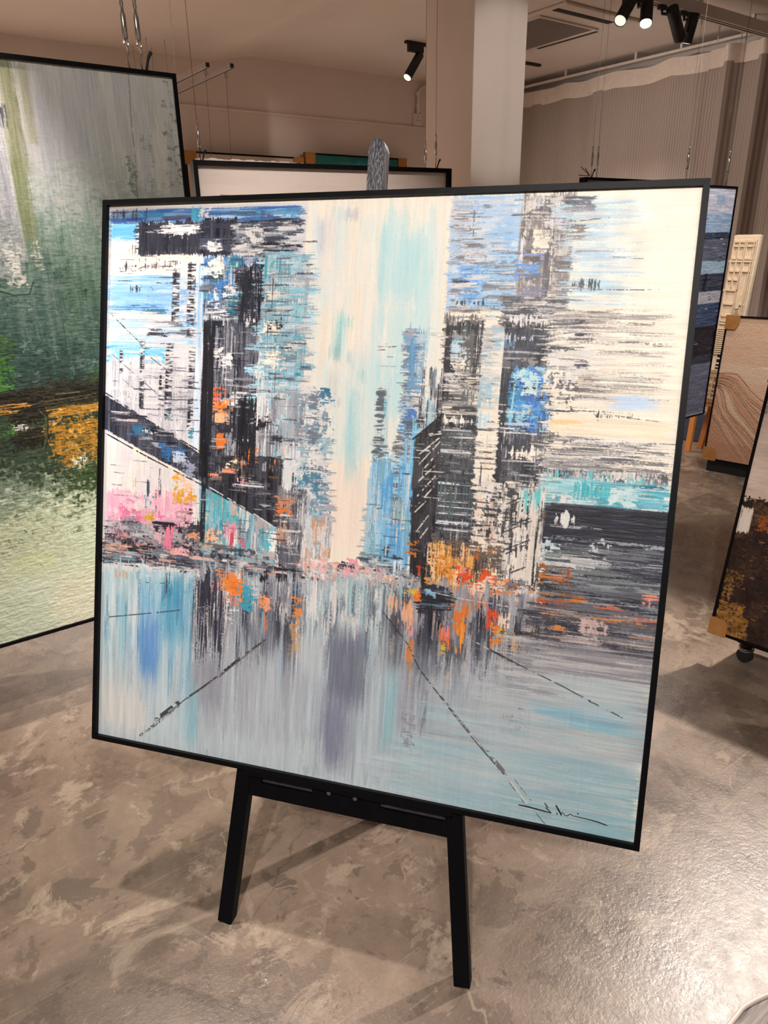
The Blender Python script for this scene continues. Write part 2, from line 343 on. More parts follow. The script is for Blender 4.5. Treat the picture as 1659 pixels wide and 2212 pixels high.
    S(560, 464, 612, 545, (78, 80, 94), 'h', cov=.75, rag=12); X(560, 470, 650, 545, [DK, BLK, LGR, (130, 150, 166), WHT], 36, (16, 60), (3, 9), 'h', (.4, .8), (.7, 1), 8)
    X(225, 540, 420, 590, [CREAM, WHT, (252, 232, 216)], 26, (40, 120), (8, 18), 'h', (.6, .95)); X(240, 545, 380, 580, [(120, 110, 110), DK], 14, (8, 40), (2, 5), 'v', (.3, .5))
    S(252, 562, 282, 568, DK, 'v', cov=.5); L([(286, 571), (302, 564), (320, 565)], 1.4, DK, .7); L([(245, 577), (300, 574)], 1.2, DK, .4)
    # blue sky strokes
    S(222, 588, 372, 668, (166, 206, 242), 'h', rag=16, soft=6, var=26)
    X(222, 586, 374, 672, [(184, 216, 244), (150, 198, 242), (206, 226, 244), (140, 190, 238)], 44, (50, 150), (4, 12), 'h', (.5, .9), (.5, .9), 12)
    S(240, 652, 330, 660, (66, 134, 208), 'h', cov=.6, rag=18); S(290, 654, 345, 668, (70, 118, 150), 'h', cov=.45, rag=12); S(250, 642, 300, 650, (150, 196, 240), 'h', cov=.7)
    S(324, 598, 362, 604, DK, 'h', cov=.6, rag=5); S(268, 612, 290, 620, DK, 'v', cov=.5); L([(262, 612), (314, 611), (318, 618)], 1.2, GR, .7)
    S(222, 668, 400, 690, WHT, 'h', cov=.85, rag=20); X(222, 684, 400, 745, [(184, 214, 240), WHT, (150, 200, 236), (226, 226, 232), (170, 206, 226)], 44, (40, 140), (5, 14), 'h', (.5, .85), (.6, 1), 14)
    S(310, 706, 390, 714, (70, 80, 90), 'h', cov=.5, rag=14); X(300, 712, 420, 722, [DK, GR], 6, (20, 70), (2, 5), 'h', (.3, .6)); S(320, 680, 420, 690, GR, 'h', cov=.35)
    S(222, 744, 350, 778, (108, 196, 242), 'h', rag=14, cov=.92, var=22); S(222, 732, 300, 752, (150, 206, 238), 'h', cov=.6); S(276, 764, 335, 772, WHT, 'h', rag=5); S(338, 760, 358, 768, WHT, 'h')
    S(222, 776, 424, 962, (228, 224, 228), 'v', soft=14, rag=12, var=14); X(222, 780, 420, 960, [WHT, (220, 214, 224), (236, 230, 230), (206, 204, 212)], 60, (10, 50), (30, 90), 'v', (.5, .8), (.4, .8), 10, 4); X(222, 776, 424, 940, [(190, 188, 198), (160, 160, 170), (206, 204, 212)], 40, (6, 24), (30, 100), 'v', (.25, .55), (.4, .8), 12); X(300, 800, 424, 900, [(150, 150, 160), (110, 112, 122), WHT], 30, (20, 60), (4, 14), 'h', (.2, .5), (.5, .9), 10); X(222, 780, 360, 870, [WHT, (206, 204, 214)], 30, (40, 110), (3, 9), 'h', (.4, .7), (.4, .8))
    X(366, 590, 424, 700, [(170, 206, 240), WHT, (120, 176, 226), (206, 220, 236), LGR], 40, (10, 40), (5, 18), 'h', (.4, .8), (.6, 1), 8)
    # posts of black scraped paint
    for x0, y0, x1, y1, c in ((360, 572, 376, 688, .62), (394, 556, 412, 616, .72), (392, 616, 408, 720, .5), (289, 730, 299, 800, .55), (287, 815, 297, 878, .62), (244, 752, 251, 800, .4), (344, 735, 360, 900, .55), (396, 744, 410, 840, .45), (393, 860, 408, 920, .5), (330, 800, 342, 880, .3)):
        S(x0, y0, x1, y1, (70, 72, 84), 'v', cov=c, rag=2.5, grain='hs'); S(x0 + 1, y0, x0 + (x1 - x0) * .5, y1, BLK, 'v', cov=c * .8, rag=2.5, grain='i'); S(x0, y0, x1, y1, WHT, 'v', cov=.22, rag=2.5, grain='hs')
    S(345, 870, 362, 900, (60, 130, 150), 'i', cov=.5); S(394, 920, 412, 950, (60, 140, 160), 'i', cov=.6)
    S(412, 548, 426, 965, (206, 222, 240), 'v', rag=8, var=26, cov=.95); S(418, 560, 424, 740, (140, 196, 236), 'v', cov=.6); L([(411, 590), (410, 700)], 1.2, DK, .5)
    X(345, 690, 400, 712, [DK, LGR], 8, (10, 40), (3, 10), 'h', (.3, .5))
    L([(222, 668), (262, 708), (300, 745)], 3, (70, 70, 70), .7, jit=.6); L([(240, 690), (300, 745)], 1.2, (210, 205, 190), .9); L([(228, 760), (250, 780), (330, 850), (318, 838)], 1.2, DK, .6); L([(300, 757), (345, 792)], 1.4, DK, .5); L([(250, 815), (305, 858)], 1.3, GR, .5)
    for y in (712, 860, 905, 928): L([(350, y), (424, y + 1)], 1.3, DK, .5)
    # --- blue and teal tangle
    S(428, 545, 560, 700, (112, 152, 196), 'v', cov=.9, var=40)
    X(428, 545, 560, 700, [BLU, (92, 146, 206), TEAL, (150, 190, 222), WHT, LGR, (70, 120, 176), DK], 110, (8, 34), (12, 46), 'v', (.4, .8), (.7, 1), 6)
    X(428, 545, 566, 700, [DK, BLK, GR, (60, 80, 110), LGR], 60, (10, 40), (3, 14), 'h', (.3, .7), (.6, 1), 8)
    S(480, 630, 512, 690, (44, 122, 140), 'v', cov=.8); S(455, 600, 482, 640, BLU, 'i', cov=.75)
    S(440, 552, 474, 576, CREAM, 'i', cov=.85, rag=9); S(478, 614, 508, 632, WHT, 'i', cov=.8, rag=7); S(446, 616, 466, 640, WHT, 'i', cov=.6); S(440, 650, 482, 690, (226, 226, 230), 'i', cov=.7)
    X(430, 640, 560, 690, [WHT, GR, DK], 22, (14, 50), (2, 6), 'h', (.5, .9))
    S(508, 560, 562, 690, (46, 48, 62), 'v', cov=.78, rag=12, var=30); X(500, 566, 570, 690, [BLK, GR, DK, LGR, BLK], 46, (10, 34), (5, 24), 'h', (.4, .8)); S(508, 588, 556, 612, BLK, 'i', cov=.7); S(520, 690, 545, 700, BLK, 'h')
    S(546, 640, 562, 700, GR, 'v', cov=.7)
    # --- dark tower
    S(428, 684, 546, 1040, (66, 68, 80), 'v', var=44, rag=10)
    X(428, 690, 546, 1030, [BLK, BLK, DK, (96, 98, 110), LGR, (130, 134, 146), BLK], 170, (4, 16), (26, 110), 'v', (.4, .8), (.7, 1), 8)
    S(424, 690, 449, 1034, (30, 31, 40), 'v', cov=.95, rag=6, var=20); X(424, 700, 449, 1030, [LGR, GR], 14, (3, 8), (10, 40), 'v', (.25, .5))
    S(434, 684, 470, 700, BLK, 'i'); S(438, 690, 448, 730, (40, 90, 104), 'v', a=.7)
    S(446, 750, 470, 772, WHT, 'i', cov=.9, rag=6); S(474, 762, 492, 786, (232, 230, 230), 'i', cov=.8); S(450, 770, 468, 796, LGR, 'v', cov=.5); S(524, 664, 536, 690, WHT, 'i', cov=.7)
    S(520, 700, 545, 860, (112, 114, 126), 'v', cov=.55); S(505, 858, 546, 1000, (30, 31, 40), 'v', cov=.9)
    X(470, 740, 546, 900, [WHT, LGR], 16, (16, 46), (2, 5), 'h', (.4, .8)); S(468, 860, 505, 872, (232, 236, 240), 'h', cov=.75, rag=5); S(470, 856, 504, 859, LGR, 'h')
    S(446, 838, 472, 866, (232, 108, 60), 'i', cov=.8, rag=8); S(446, 858, 458, 880, (240, 110, 130), 'i', cov=.7); S(450, 866, 482, 908, (244, 150, 92), 'i', cov=.9, rag=9); S(450, 882, 480, 912, PCH, 'h', cov=.7, rag=8); S(456, 872, 476, 886, ORG, 'i', cov=.7)
    S(458, 930, 478, 964, (228, 116, 44), 'i', rag=5); S(448, 940, 462, 948, PCH, 'h', cov=.6); S(516, 966, 546, 1000, (228, 120, 44), 'h', cov=.75, rag=5); S(514, 975, 526, 1004, ORG, 'v', cov=.8); S(534, 980, 546, 1004, ORG, 'v', cov=.6); S(520, 988, 545, 996, WHT, 'h', cov=.3)
    S(490, 944, 524, 952, (222, 226, 230), 'h', cov=.8); S(494, 950, 512, 1000, LGR, 'v', cov=.55); S(478, 995, 500, 1006, (236, 226, 190), 'i', cov=.8); S(470, 1012, 500, 1022, (240, 150, 116), 'h', cov=.85); S(424, 1020, 462, 1030, (236, 156, 130), 'h', cov=.75); S(472, 1020, 492, 1038, (150, 104, 40), 'v', cov=.5); S(502, 1030, 520, 1038, (240, 160, 170), 'i', cov=.9); L([(492, 880), (492, 930)], 1.6, (236, 200, 160), .8)
    # --- teal and grey strip right of the tower
    S(556, 530, 650, 900, (160, 204, 220), 'h', var=36, rag=26, cov=.93); S(560, 560, 606, 900, (128, 178, 200), 'v', cov=.6, rag=20)
    X(560, 540, 656, 900, [(112, 184, 200), (150, 200, 222), (170, 206, 214), LGR, WHT, (96, 160, 180), (140, 160, 176)], 110, (8, 30), (20, 80), 'v', (.3, .65), (.5, .9), 8); X(560, 540, 672, 900, [WHT, PALE, LGR, (110, 120, 134), (140, 190, 210), WHT], 150, (10, 40), (3, 12), 'h', (.3, .7), (.6, 1), 8)
    S(562, 548, 600, 600, (90, 166, 174), 'v', cov=.7, fade='d'); S(590, 545, 624, 562, GR, 'h', cov=.6); S(624, 610, 652, 690, (150, 208, 222), 'h', cov=.7); S(622, 720, 652, 745, (84, 172, 184), 'h', cov=.6); S(626, 800, 650, 808, (52, 150, 178), 'h')
    S(566, 616, 590, 640, (240, 232, 220), 'i', cov=.8); S(564, 686, 598, 714, CREAM, 'i', cov=.85, rag=4); S(566, 688, 628, 693, BLK, 'h', cov=.75); S(580, 687, 596, 697, BLK, 'i', cov=.8); S(564, 709, 628, 713, DK, 'h', cov=.75)
    S(556, 745, 600, 790, CREAM, 'i', cov=.75, rag=9); S(546, 790, 562, 830, WHT, 'i', cov=.7); S(540, 880, 575, 905, WHT, 'i', cov=.8)
    for y in (584, 604, 640, 662, 766, 812, 848, 880): S(560, y, 628, y + 2.5, DK, 'h', cov=.6, rag=8)
    S(540, 838, 588, 845, BLK, 'h', cov=.85); S(540, 845, 610, 849, WHT, 'h', cov=.8)
    S(544, 848, 640, 1000, (152, 190, 206), 'v', cov=.9, var=40); X(540, 850, 650, 1080, [(180, 214, 226), WHT, LGR, GR, (120, 168, 190), PALE], 90, (10, 34), (16, 80), 'v', (.4, .8), (.6, 1), 8)
    S(545, 900, 570, 924, BLK, 'i', cov=.5); X(575, 940, 645, 960, [BLK, DK], 8, (16, 50), (3, 7), 'h', (.5, .8)); S(600, 955, 642, 1050, (224, 224, 228), 'v', cov=.85); S(625, 1022, 640, 1056, (60, 70, 80), 'v', cov=.6); S(603, 958, 612, 985, PCH, 'v', cov=.4)
    S(640, 940, 700, 1240, (176, 190, 200), 'h', cov=.75, var=36, rag=16); X(636, 840, 700, 1240, [(120, 146, 166), (90, 120, 140), WHT, LGR, (150, 190, 206), (70, 130, 160), WHT], 90, (8, 40), (8, 40), 'i', (.4, .75), (.7, 1), 9); S(664, 840, 686, 960, (120, 130, 146), 'h', cov=.5, grain='hs'); S(642, 1010, 706, 1014, DK, 'h', cov=.7); S(645, 1020, 690, 1050, (84, 130, 156), 'i', cov=.6); S(686, 1070, 716, 1130, LGR, 'h', cov=.6); S(660, 955, 690, 1000, WHT, 'i', cov=.7)
    # --- diagonal girder
    S(430, 990, 600, 1140, (44, 45, 54), 'v', cov=.95); X(440, 985, 600, 1100, [BLK, DK, (110, 106, 110), BLK, (84, 70, 50), LGR], 70, (10, 40), (5, 26), 'h', (.4, .8)); X(440, 1000, 560, 1060, [WHT, LGR], 12, (14, 40), (2, 5), 'h', (.5, .8)); S(505, 1046, 590, 1064, (206, 208, 212), 'h', cov=.5, rag=10); S(560, 1076, 584, 1100, (130, 100, 46), 'v', cov=.6)
    X(560, 1010, 600, 1130, [GR, DK, (130, 130, 138)], 20, (8, 20), (20, 60), 'v', (.4, .8))
    # below it: white wall, pinks, teal
    G([(190, 936), (425, 1046), (425, 1240), (190, 1240)], (232, 225, 222), 'v', var=12)
    X(215, 960, 420, 1085, [WHT, (236, 224, 226), (250, 236, 226), (226, 218, 222)], 50, (8, 40), (20, 70), 'v', (.4, .8), (.5, .9)); X(225, 990, 320, 1060, [DK, GR], 10, (10, 40), (1.5, 3), 'h', (.2, .4))
    G([(420, 1040), (594, 1142), (594, 1240), (420, 1240)], (118, 172, 188), 'v', var=30)
    S(214, 1072, 404, 1136, (242, 178, 202), 'v', rag=8, cov=.95, var=18); S(240, 1066, 330, 1100, (246, 196, 212), 'i', cov=.7); S(246, 1096, 300, 1130, MAG, 'i', cov=.6); S(320, 1060, 400, 1120, (244, 184, 200), 'v', cov=.6)
    X(214, 1085, 404, 1140, [WHT, LGR, MAG, (250, 206, 214)], 30, (10, 36), (6, 20), 'i', (.3, .6))
    S(364, 1028, 384, 1040, (238, 170, 60), 'i', cov=.8); S(364, 1054, 384, 1086, MUS, 'i', cov=.75); S(388, 1056, 408, 1084, (228, 164, 46), 'i', cov=.75); S(380, 1040, 404, 1060, (250, 200, 170), 'i', cov=.6); S(299, 1108, 316, 1126, MUS, 'i', cov=.85); S(382, 1088, 420, 1092, BLK, 'h', cov=.7); S(330, 1012, 336, 1030, DK, 'v', cov=.7); S(304, 1040, 310, 1070, (50, 70, 80), 'v', cov=.6); S(330, 1036, 336, 1074, DK, 'v', cov=.6); L([(324, 1060), (324, 1108)], 1.6, DK, .7); S(235, 1073, 285, 1076, DK, 'h', cov=.6); S(275, 1025, 280, 1060, (230, 180, 100), 'v', cov=.5); S(304, 1080, 312, 1094, (60, 160, 180), 'i', cov=.7)
    S(212, 1136, 424, 1222, (126, 120, 128), 'h', cov=.85, var=40); S(232, 1142, 290, 1176, (88, 86, 96), 'v', cov=.85); S(212, 1146, 236, 1190, (206, 176, 190), 'v', cov=.7)
    X(212, 1132, 424, 1222, [DK, BLK, GR, (150, 144, 152), (230, 180, 190), (246, 170, 130), LGR, (200, 140, 150), BLK, (190, 190, 196)], 120, (10, 44), (5, 22), 'i', (.35, .7), (.7, 1), 6)
    S(318, 1130, 366, 1136, BLK, 'h', cov=.85); S(366, 1104, 392, 1130, (190, 150, 150), 'i', cov=.6); S(392, 1110, 424, 1160, (60, 60, 70), 'i', cov=.7); S(340, 1140, 362, 1190, (240, 130, 160), 'v', cov=.6); S(300, 1186, 330, 1212, BLK, 'i', cov=.6); S(366, 1190, 394, 1214, (242, 176, 180), 'i', cov=.7); S(350, 1200, 366, 1218, (248, 160, 116), 'i', cov=.7); S(236, 1180, 270, 1190, (244, 176, 140), 'h', cov=.6)
    X(425, 1050, 592, 1240, [(92, 178, 194), TRQ, (150, 196, 210), WHT, GR, (60, 130, 150), LGR, (200, 170, 160)], 120, (8, 26), (14, 50), 'v', (.35, .75), (.7, 1), 6)
    S(448, 1062, 480, 1130, (84, 176, 190), 'v', cov=.8); S(478, 1128, 500, 1160, (242, 150, 170), 'i', cov=.75); S(480, 1150, 496, 1186, (206, 90, 110), 'v', cov=.6); S(510, 1160, 520, 1186, (220, 100, 120), 'i', cov=.7); S(430, 1150, 470, 1180, (246, 190, 150), 'i', cov=.6); S(440, 1120, 450, 1150, PCH, 'i', cov=.6); S(572, 1148, 590, 1210, (238, 234, 230), 'i', cov=.8); S(494, 1112, 512, 1130, PCH, 'i', cov=.5)
    G([(424, 985), (600, 985), (600, 1146), (424, 1047)], (44, 45, 54), 'v', var=40, soft=1.2)
    for i in range(70):
        x = P.rng.uniform(428, 585); y = P.rng.uniform(990, 1044 + (x - 428) * .56); w = P.rng.uniform(8, 34); S(x, y - 8, min(598, x + w), min(y, 1036 + (x - 428) * .56), [BLK, BLK, DK, (112, 108, 112), LGR, (96, 74, 44), (70, 72, 84), (214, 130, 70)][P.rng.integers(8)], ['h', 'v'][P.rng.integers(2)], cov=P.rng.uniform(.35, .75), rag=6)
    S(505, 1044, 560, 1054, (206, 208, 212), 'h', cov=.55, rag=10); S(516, 966, 546, 1004, (228, 120, 44), 'h', cov=.7, rag=5); S(478, 996, 500, 1008, (236, 226, 190), 'i', cov=.75); S(470, 1012, 500, 1022, (240, 150, 116), 'h', cov=.8); S(502, 1030, 520, 1038, (240, 160, 170), 'i', cov=.9); S(424, 1018, 462, 1030, (236, 156, 130), 'h', cov=.6)
    S(420, 1040, 433, 1180, BLK, 'v', cov=.8); S(424, 1180, 500, 1240, (110, 110, 118), 'h', cov=.7); X(424, 1190, 592, 1244, [GR, DK, LGR, BLK, (150, 180, 190), (214, 186, 166)], 44, (12, 40), (5, 18), 'i', (.4, .75)); S(455, 1204, 480, 1222, BLK, 'i', cov=.7)
    G([(190, 832), (300, 902), (432, 980), (432, 1052), (300, 976), (190, 918)], (64, 66, 80), 'v', soft=1.2, var=40)
    for i in range(46):
        t = P.rng.uniform(0, 1); x = 214 + t * 212; yt = 850 + t * 130; yb = 934 + t * 116; y = P.rng.uniform(yt + 10, yb - 16); S(x, y, x + P.rng.uniform(10, 46), y + P.rng.uniform(4, 13), [BLK, DK, (110, 112, 124), LGR, (60, 104, 146), (84, 86, 98)][P.rng.integers(6)], 'h', cov=P.rng.uniform(.4, .8), rag=6)
    S(270, 912, 306, 936, (56, 110, 150), 'i', cov=.75); S(336, 960, 362, 990, (50, 110, 170), 'i', cov=.8); S(362, 968, 384, 984, (54, 104, 160), 'i', cov=.7); S(366, 984, 400, 1000, (196, 206, 226), 'i', cov=.7); S(384, 1000, 410, 1030, (150, 156, 176), 'i', cov=.6); S(300, 924, 324, 934, WHT, 'i', cov=.4); S(230, 886, 262, 892, WHT, 'h', cov=.6); S(235, 902, 290, 906, (230, 190, 200), 'h', cov=.5)
    L([(214, 846), (300, 902), (424, 976)], 2.2, BLK, .8); L([(212, 934), (300, 984), (424, 1048), (592, 1142)], 3, (30, 30, 36), .85, jit=.4); L([(214, 941), (300, 990), (424, 1056)], 1.4, WHT, .8); L([(440, 1052), (540, 1112), (592, 1146)], 2, (220, 226, 230), .7)
    # --- greys under the tower and the mid distance
    S(590, 1060, 652, 1250, (126, 124, 132), 'v', cov=.9, var=36); X(590, 1070, 660, 1250, [GR, LGR, DK, (190, 140, 110), WHT, (100, 100, 110)], 60, (8, 30), (8, 50), 'v', (.4, .8)); S(592, 1080, 626, 1116, (214, 130, 80), 'i', cov=.6); S(594, 1092, 606, 1112, (230, 120, 70), 'i', cov=.7); X(595, 1110, 640, 1200, [LGR, WHT], 12, (14, 40), (2, 4), 'h', (.4, .8)); S(594, 1190, 640, 1238, (96, 98, 108), 'v', cov=.7)
    X(645, 1120, 710, 1250, [WHT, LGR, (206, 214, 220), (160, 170, 184), (200, 150, 120)], 50, (6, 20), (20, 70), 'v', (.4, .8))
    # --- blue glass beside the shaft
    S(806, 826, 838, 1010, (206, 224, 226), 'v', cov=.8, rag=12); S(810, 832, 826, 1010, (98, 108, 118), 'h', cov=.6, rag=4, grain='hs'); S(806, 960, 830, 1010, (96, 110, 122), 'h', cov=.55, grain='hs'); S(828, 850, 834, 900, (150, 206, 226), 'v', cov=.7)
    S(870, 700, 908, 1240, (152, 186, 208), 'v', cov=.85, rag=16, var=30); X(866, 700, 912, 1000, [(120, 160, 196), WHT, GR, (96, 150, 206), LGR, (190, 214, 226), (90, 100, 110)], 80, (6, 20), (10, 50), 'h', (.4, .75), (.7, 1), 6, 1.2); S(884, 730, 896, 830, (110, 160, 200), 'v', cov=.6); S(880, 875, 894, 900, (80, 130, 196), 'i', cov=.8)
    S(796, 990, 880, 1240, (142, 196, 226), 'v', cov=.9, rag=16, var=26); S(840, 960, 872, 1200, (150, 206, 240), 'v', cov=.8); S(786, 1035, 806, 1240, (196, 212, 216), 'v', cov=.8); S(776, 1100, 800, 1240, (178, 190, 196), 'h', cov=.6, grain='hs'); S(804, 990, 824, 1110, (170, 186, 196), 'h', cov=.55, grain='hs')
    S(886, 900, 904, 1080, (122, 196, 236), 'v', cov=.9, rag=10); S(876, 1040, 886, 1240, (110, 186, 236), 'v', cov=.9); S(828, 1140, 880, 1220, (110, 180, 230), 'v', cov=.85); S(848, 930, 866, 1110, (116, 112, 112), 'h', cov=.5, grain='hs'); S(844, 1075, 866, 1140, (112, 108, 106), 'v', cov=.8, rag=5); S(800, 1130, 876, 1134, (90, 110, 120), 'h', cov=.5); S(790, 1180, 830, 1206, (130, 180, 190), 'h', cov=.6); S(826, 1175, 836, 1206, (70, 76, 90), 'i', cov=.7); S(840, 1172, 846, 1206, (90, 90, 110), 'v', cov=.7); S(855, 1150, 866, 1190, (90, 130, 160), 'v', cov=.6)
    X(790, 1000, 884, 1230, [(170, 214, 240), (96, 170, 224), WHT, (140, 186, 200)], 50, (5, 14), (24, 90), 'v', (.4, .75), (.6, 1))
    S(800, 1204, 850, 1240, (84, 88, 98), 'i', cov=.7); X(770, 1200, 870, 1250, [DK, LGR, WHT, (120, 140, 150)], 30, (12, 36), (3, 10), 'h', (.4, .8)); S(846, 1215, 870, 1270, (214, 230, 244), 'v', cov=.7)
    S(905, 860, 960, 945, (190, 206, 206), 'v', cov=.7); X(906, 790, 965, 940, [DK, GR, WHT, (150, 200, 220), BLK], 50, (4, 10), (14, 60), 'v', (.35, .7)); S(905, 900, 918, 950, BLK, 'i', cov=.6)
    # --- blue haze tower, upper right of the shaft
    S(972, 404, 1126, 690, (204, 222, 242), 'v', rag=10, var=20)
    X(974, 408, 1126, 690, [(182, 212, 242), (226, 230, 240), WHT, (156, 200, 240), (206, 206, 214), (170, 206, 236)], 130, (16, 60), (8, 30), 'h', (.4, .8), (.6, 1), 8); X(974, 420, 1060, 560, [(150, 146, 150), (120, 116, 120)], 50, (14, 44), (2, 8), 'h', (.15, .4)); L([(1030, 440), (1026, 520)], 1.8, (110, 106, 110), .6); L([(1056, 540), (1046, 600)], 1.8, (90, 90, 96), .6)
    S(990, 560, 1064, 640, (136, 186, 240), 'h', cov=.7); S(996, 565, 1040, 600, (104, 168, 236), 'i', cov=.55); S(1010, 600, 1044, 640, (116, 176, 240), 'i', cov=.45); X(980, 550, 1100, 645, [WHT, (170, 206, 240), (120, 116, 120)], 50, (10, 40), (2, 7), 'h', (.3, .6)); S(986, 590, 1010, 600, DK, 'h', cov=.4); S(1060, 560, 1126, 610, (160, 152, 150), 'h', cov=.4); S(974, 590, 990, 680, (140, 140, 150), 'h', cov=.4); X(1040, 540, 1126, 680, [(150, 200, 242), (180, 214, 244), (130, 124, 122)], 40, (20, 60), (4, 14), 'h', (.3, .7))
    S(984, 640, 1066, 648, (60, 54, 54), 'v', cov=.6); S(990, 632, 1060, 635, DK, 'h', cov=.4)
    # --- taupe tower
    S(1128, 404, 1246, 650, (170, 158, 154), 'v', var=36, rag=8)
    X(1128, 406, 1246, 650, [(130, 120, 118), (196, 184, 178), (150, 140, 138), (226, 216, 206), (110, 102, 102), (200, 206, 220)], 130, (5, 22), (14, 60), 'v', (.3, .7), (.6, 1)); X(1128, 406, 1246, 650, [(120, 110, 108), (224, 216, 208), (96, 90, 92)], 60, (12, 40), (3, 10), 'i', (.25, .6))
    S(1164, 486, 1192, 532, (244, 232, 212), 'i', cov=.92, rag=4); S(1130, 500, 1140, 560, (220, 224, 236), 'v', cov=.6); S(1206, 430, 1240, 470, (206, 202, 214), 'h', cov=.6); S(1146, 530, 1190, 548, (140, 160, 216), 'h', cov=.6); S(1124, 555, 1180, 585, (110, 160, 226), 'i', cov=.6); S(1126, 578, 1176, 586, (60, 120, 214), 'h', cov=.6); S(1180, 530, 1200, 640, (90, 82, 84), 'v', cov=.55); S(1210, 540, 1250, 580, (120, 106, 104), 'h', cov=.6, fade='r'); S(1120, 610, 1190, 650, (140, 136, 160), 'h', cov=.5); L([(1206, 420), (1196, 640)], 3, (230, 220, 200), .7, jit=.4); L([(1262, 420), (1246, 540)], 2.4, (226, 226, 226), .6)
    # fan of pale blue running out to the right
    for y0, y1, x1, c, cv in ((408, 430, 1420, (206, 224, 232), .5), (426, 452, 1440, (176, 214, 234), .75), (440, 470, 1410, (196, 222, 234), .7), (470, 500, 1400, (186, 216, 232), .75), (500, 530, 1380, (196, 220, 232), .7), (526, 556, 1430, (170, 206, 234), .7), (560, 590, 1410, (196, 220, 234), .7), (588, 626, 1400, (172, 212, 236), .8), (630, 655, 1390, (204, 222, 232), .6)):
        S(1240, y0, x1, y1, c, 'h', cov=cv + .15, rag=30, soft=5, fade='r', var=16)
    X(1240, 410, 1420, 650, [CREAM, (226, 232, 232), (170, 206, 232), (196, 210, 216), CREAM], 90, (40, 150), (2, 8), 'h', (.3, .7), (.4, .9), 14, 1.5, 10, 'r')
    X(1230, 404, 1300, 440, [DK, GR, WHT], 18, (16, 50), (3, 10), 'h', (.2, .45)); S(1240, 470, 1300, 500, (150, 136, 130), 'h', cov=.6, fade='r', rag=24); S(1228, 425, 1300, 445, (176, 168, 166), 'h', cov=.4, fade='r'); S(1250, 442, 1390, 447, WHT, 'h', cov=.7, fade='r'); L([(1250, 462), (1340, 452)], 1.6, (110, 100, 96), .5)
    S(1250, 524, 1420, 530, (150, 150, 156), 'h', cov=.5, fade='r'); S(1340, 538, 1410, 545, (120, 130, 140), 'h', cov=.35); S(1246, 598, 1308, 607, (52, 48, 50), 'v', cov=.75); L([(1240, 613), (1440, 614)], 1.3, (70, 66, 66), .4); S(1200, 606, 1300, 640, (150, 144, 142), 'h', cov=.5, fade='r')
    # --- framed dark window tower x 965..1050
    S(960, 655, 1052, 890, (196, 190, 184), 'h', cov=.9, var=30); X(958, 650, 1052, 890, [WHT, (130, 126, 122), (90, 86, 86), CREAM, (160, 156, 152), (70, 68, 68)], 110, (8, 36), (4, 18), 'h', (.35, .75)); S(966, 664, 1046, 676, CREAM, 'h', cov=.8); S(966, 688, 1040, 712, (50, 48, 52), 'v', cov=.85, rag=6); S(964, 672, 1040, 686, (120, 112, 106), 'v', cov=.5)
    S(962, 700, 978, 860, (44, 42, 46), 'v', cov=.75); S(1026, 690, 1044, 830, (46, 44, 48), 'v', cov=.75); S(992, 700, 1030, 800, (100, 98, 98), 'v', cov=.6); S(980, 730, 1004, 760, (196, 222, 236), 'i', cov=.85); S(980, 760, 1002, 785, CREAM, 'i', cov=.8); S(962, 770, 980, 800, BLK, 'i', cov=.6); S(988, 712, 1000, 724, (150, 206, 226), 'i', cov=.6); X(960, 800, 1040, 890, [CREAM, (60, 58, 58), (150, 146, 142), WHT], 40, (14, 50), (3, 9), 'h', (.4, .8)); S(1000, 840, 1030, 868, (110, 112, 110), 'v', cov=.7)
    S(1048, 660, 1092, 700, CREAM, 'h', cov=.8); S(1046, 700, 1086, 900, (222, 220, 214), 'h', cov=.85, var=20); X(1046, 690, 1088, 890, [CREAM, (170, 206, 226), LGR, (150, 200, 226), (236, 220, 200)], 40, (8, 30), (8, 30), 'h', (.4, .75)); S(1036, 820, 1066, 900, (160, 200, 216), 'v', cov=.7)
    # --- black tower
    S(1090, 640, 1214, 700, (150, 144, 140), 'h', cov=.8, var=40); X(1090, 630, 1230, 700, [WHT, CREAM, (60, 56, 58), DK, (180, 170, 164)], 60, (16, 60), (4, 12), 'h', (.4, .8))
    S(1084, 690, 1206, 1052, (44, 44, 52), 'v', cov=.97, var=34, rag=8)
    X(1084, 696, 1200, 1050, [BLK, BLK, (70, 70, 80), DK, (100, 98, 102), BLK], 110, (10, 40), (10, 50), 'v', (.5, .9))
    S(1100, 672, 1180, 690, WHT, 'v', cov=.75, rag=6); S(1094, 700, 1170, 704, WHT, 'h', cov=.7); S(1096, 716, 1160, 726, (206, 212, 220), 'v', cov=.55); S(1098, 722, 1120, 750, (100, 150, 190), 'v', cov=.4); S(1092, 752, 1170, 756, (226, 224, 222), 'h', cov=.75); S(1094, 766, 1164, 769, LGR, 'h', cov=.7); S(1140, 762, 1160, 780, (150, 140, 136), 'i', cov=.7); S(1180, 700, 1206, 790, (110, 106, 108), 'v', cov=.55)
    S(1112, 790, 1196, 930, (60, 136, 206), 'v', cov=.88, var=40); X(1108, 790, 1196, 926, [(70, 160, 224), (130, 206, 230), (56, 110, 200), (190, 230, 236), BLK, (40, 130, 180), (96, 190, 226)], 90, (8, 34), (6, 22), 'i', (.35, .75)); S(1120, 792, 1180, 812, (200, 234, 238), 'i', cov=.75); S(1140, 820, 1172, 850, (206, 232, 236), 'i', cov=.6); S(1120, 870, 1176, 890, (70, 150, 220), 'i', cov=.8); S(1174, 830, 1182, 858, (30, 34, 44), 'i', cov=.9); L([(1122, 800), (1106, 920)], 3, (150, 210, 230), .6); L([(1186, 800), (1176, 860)], 2, (130, 210, 230), .7)
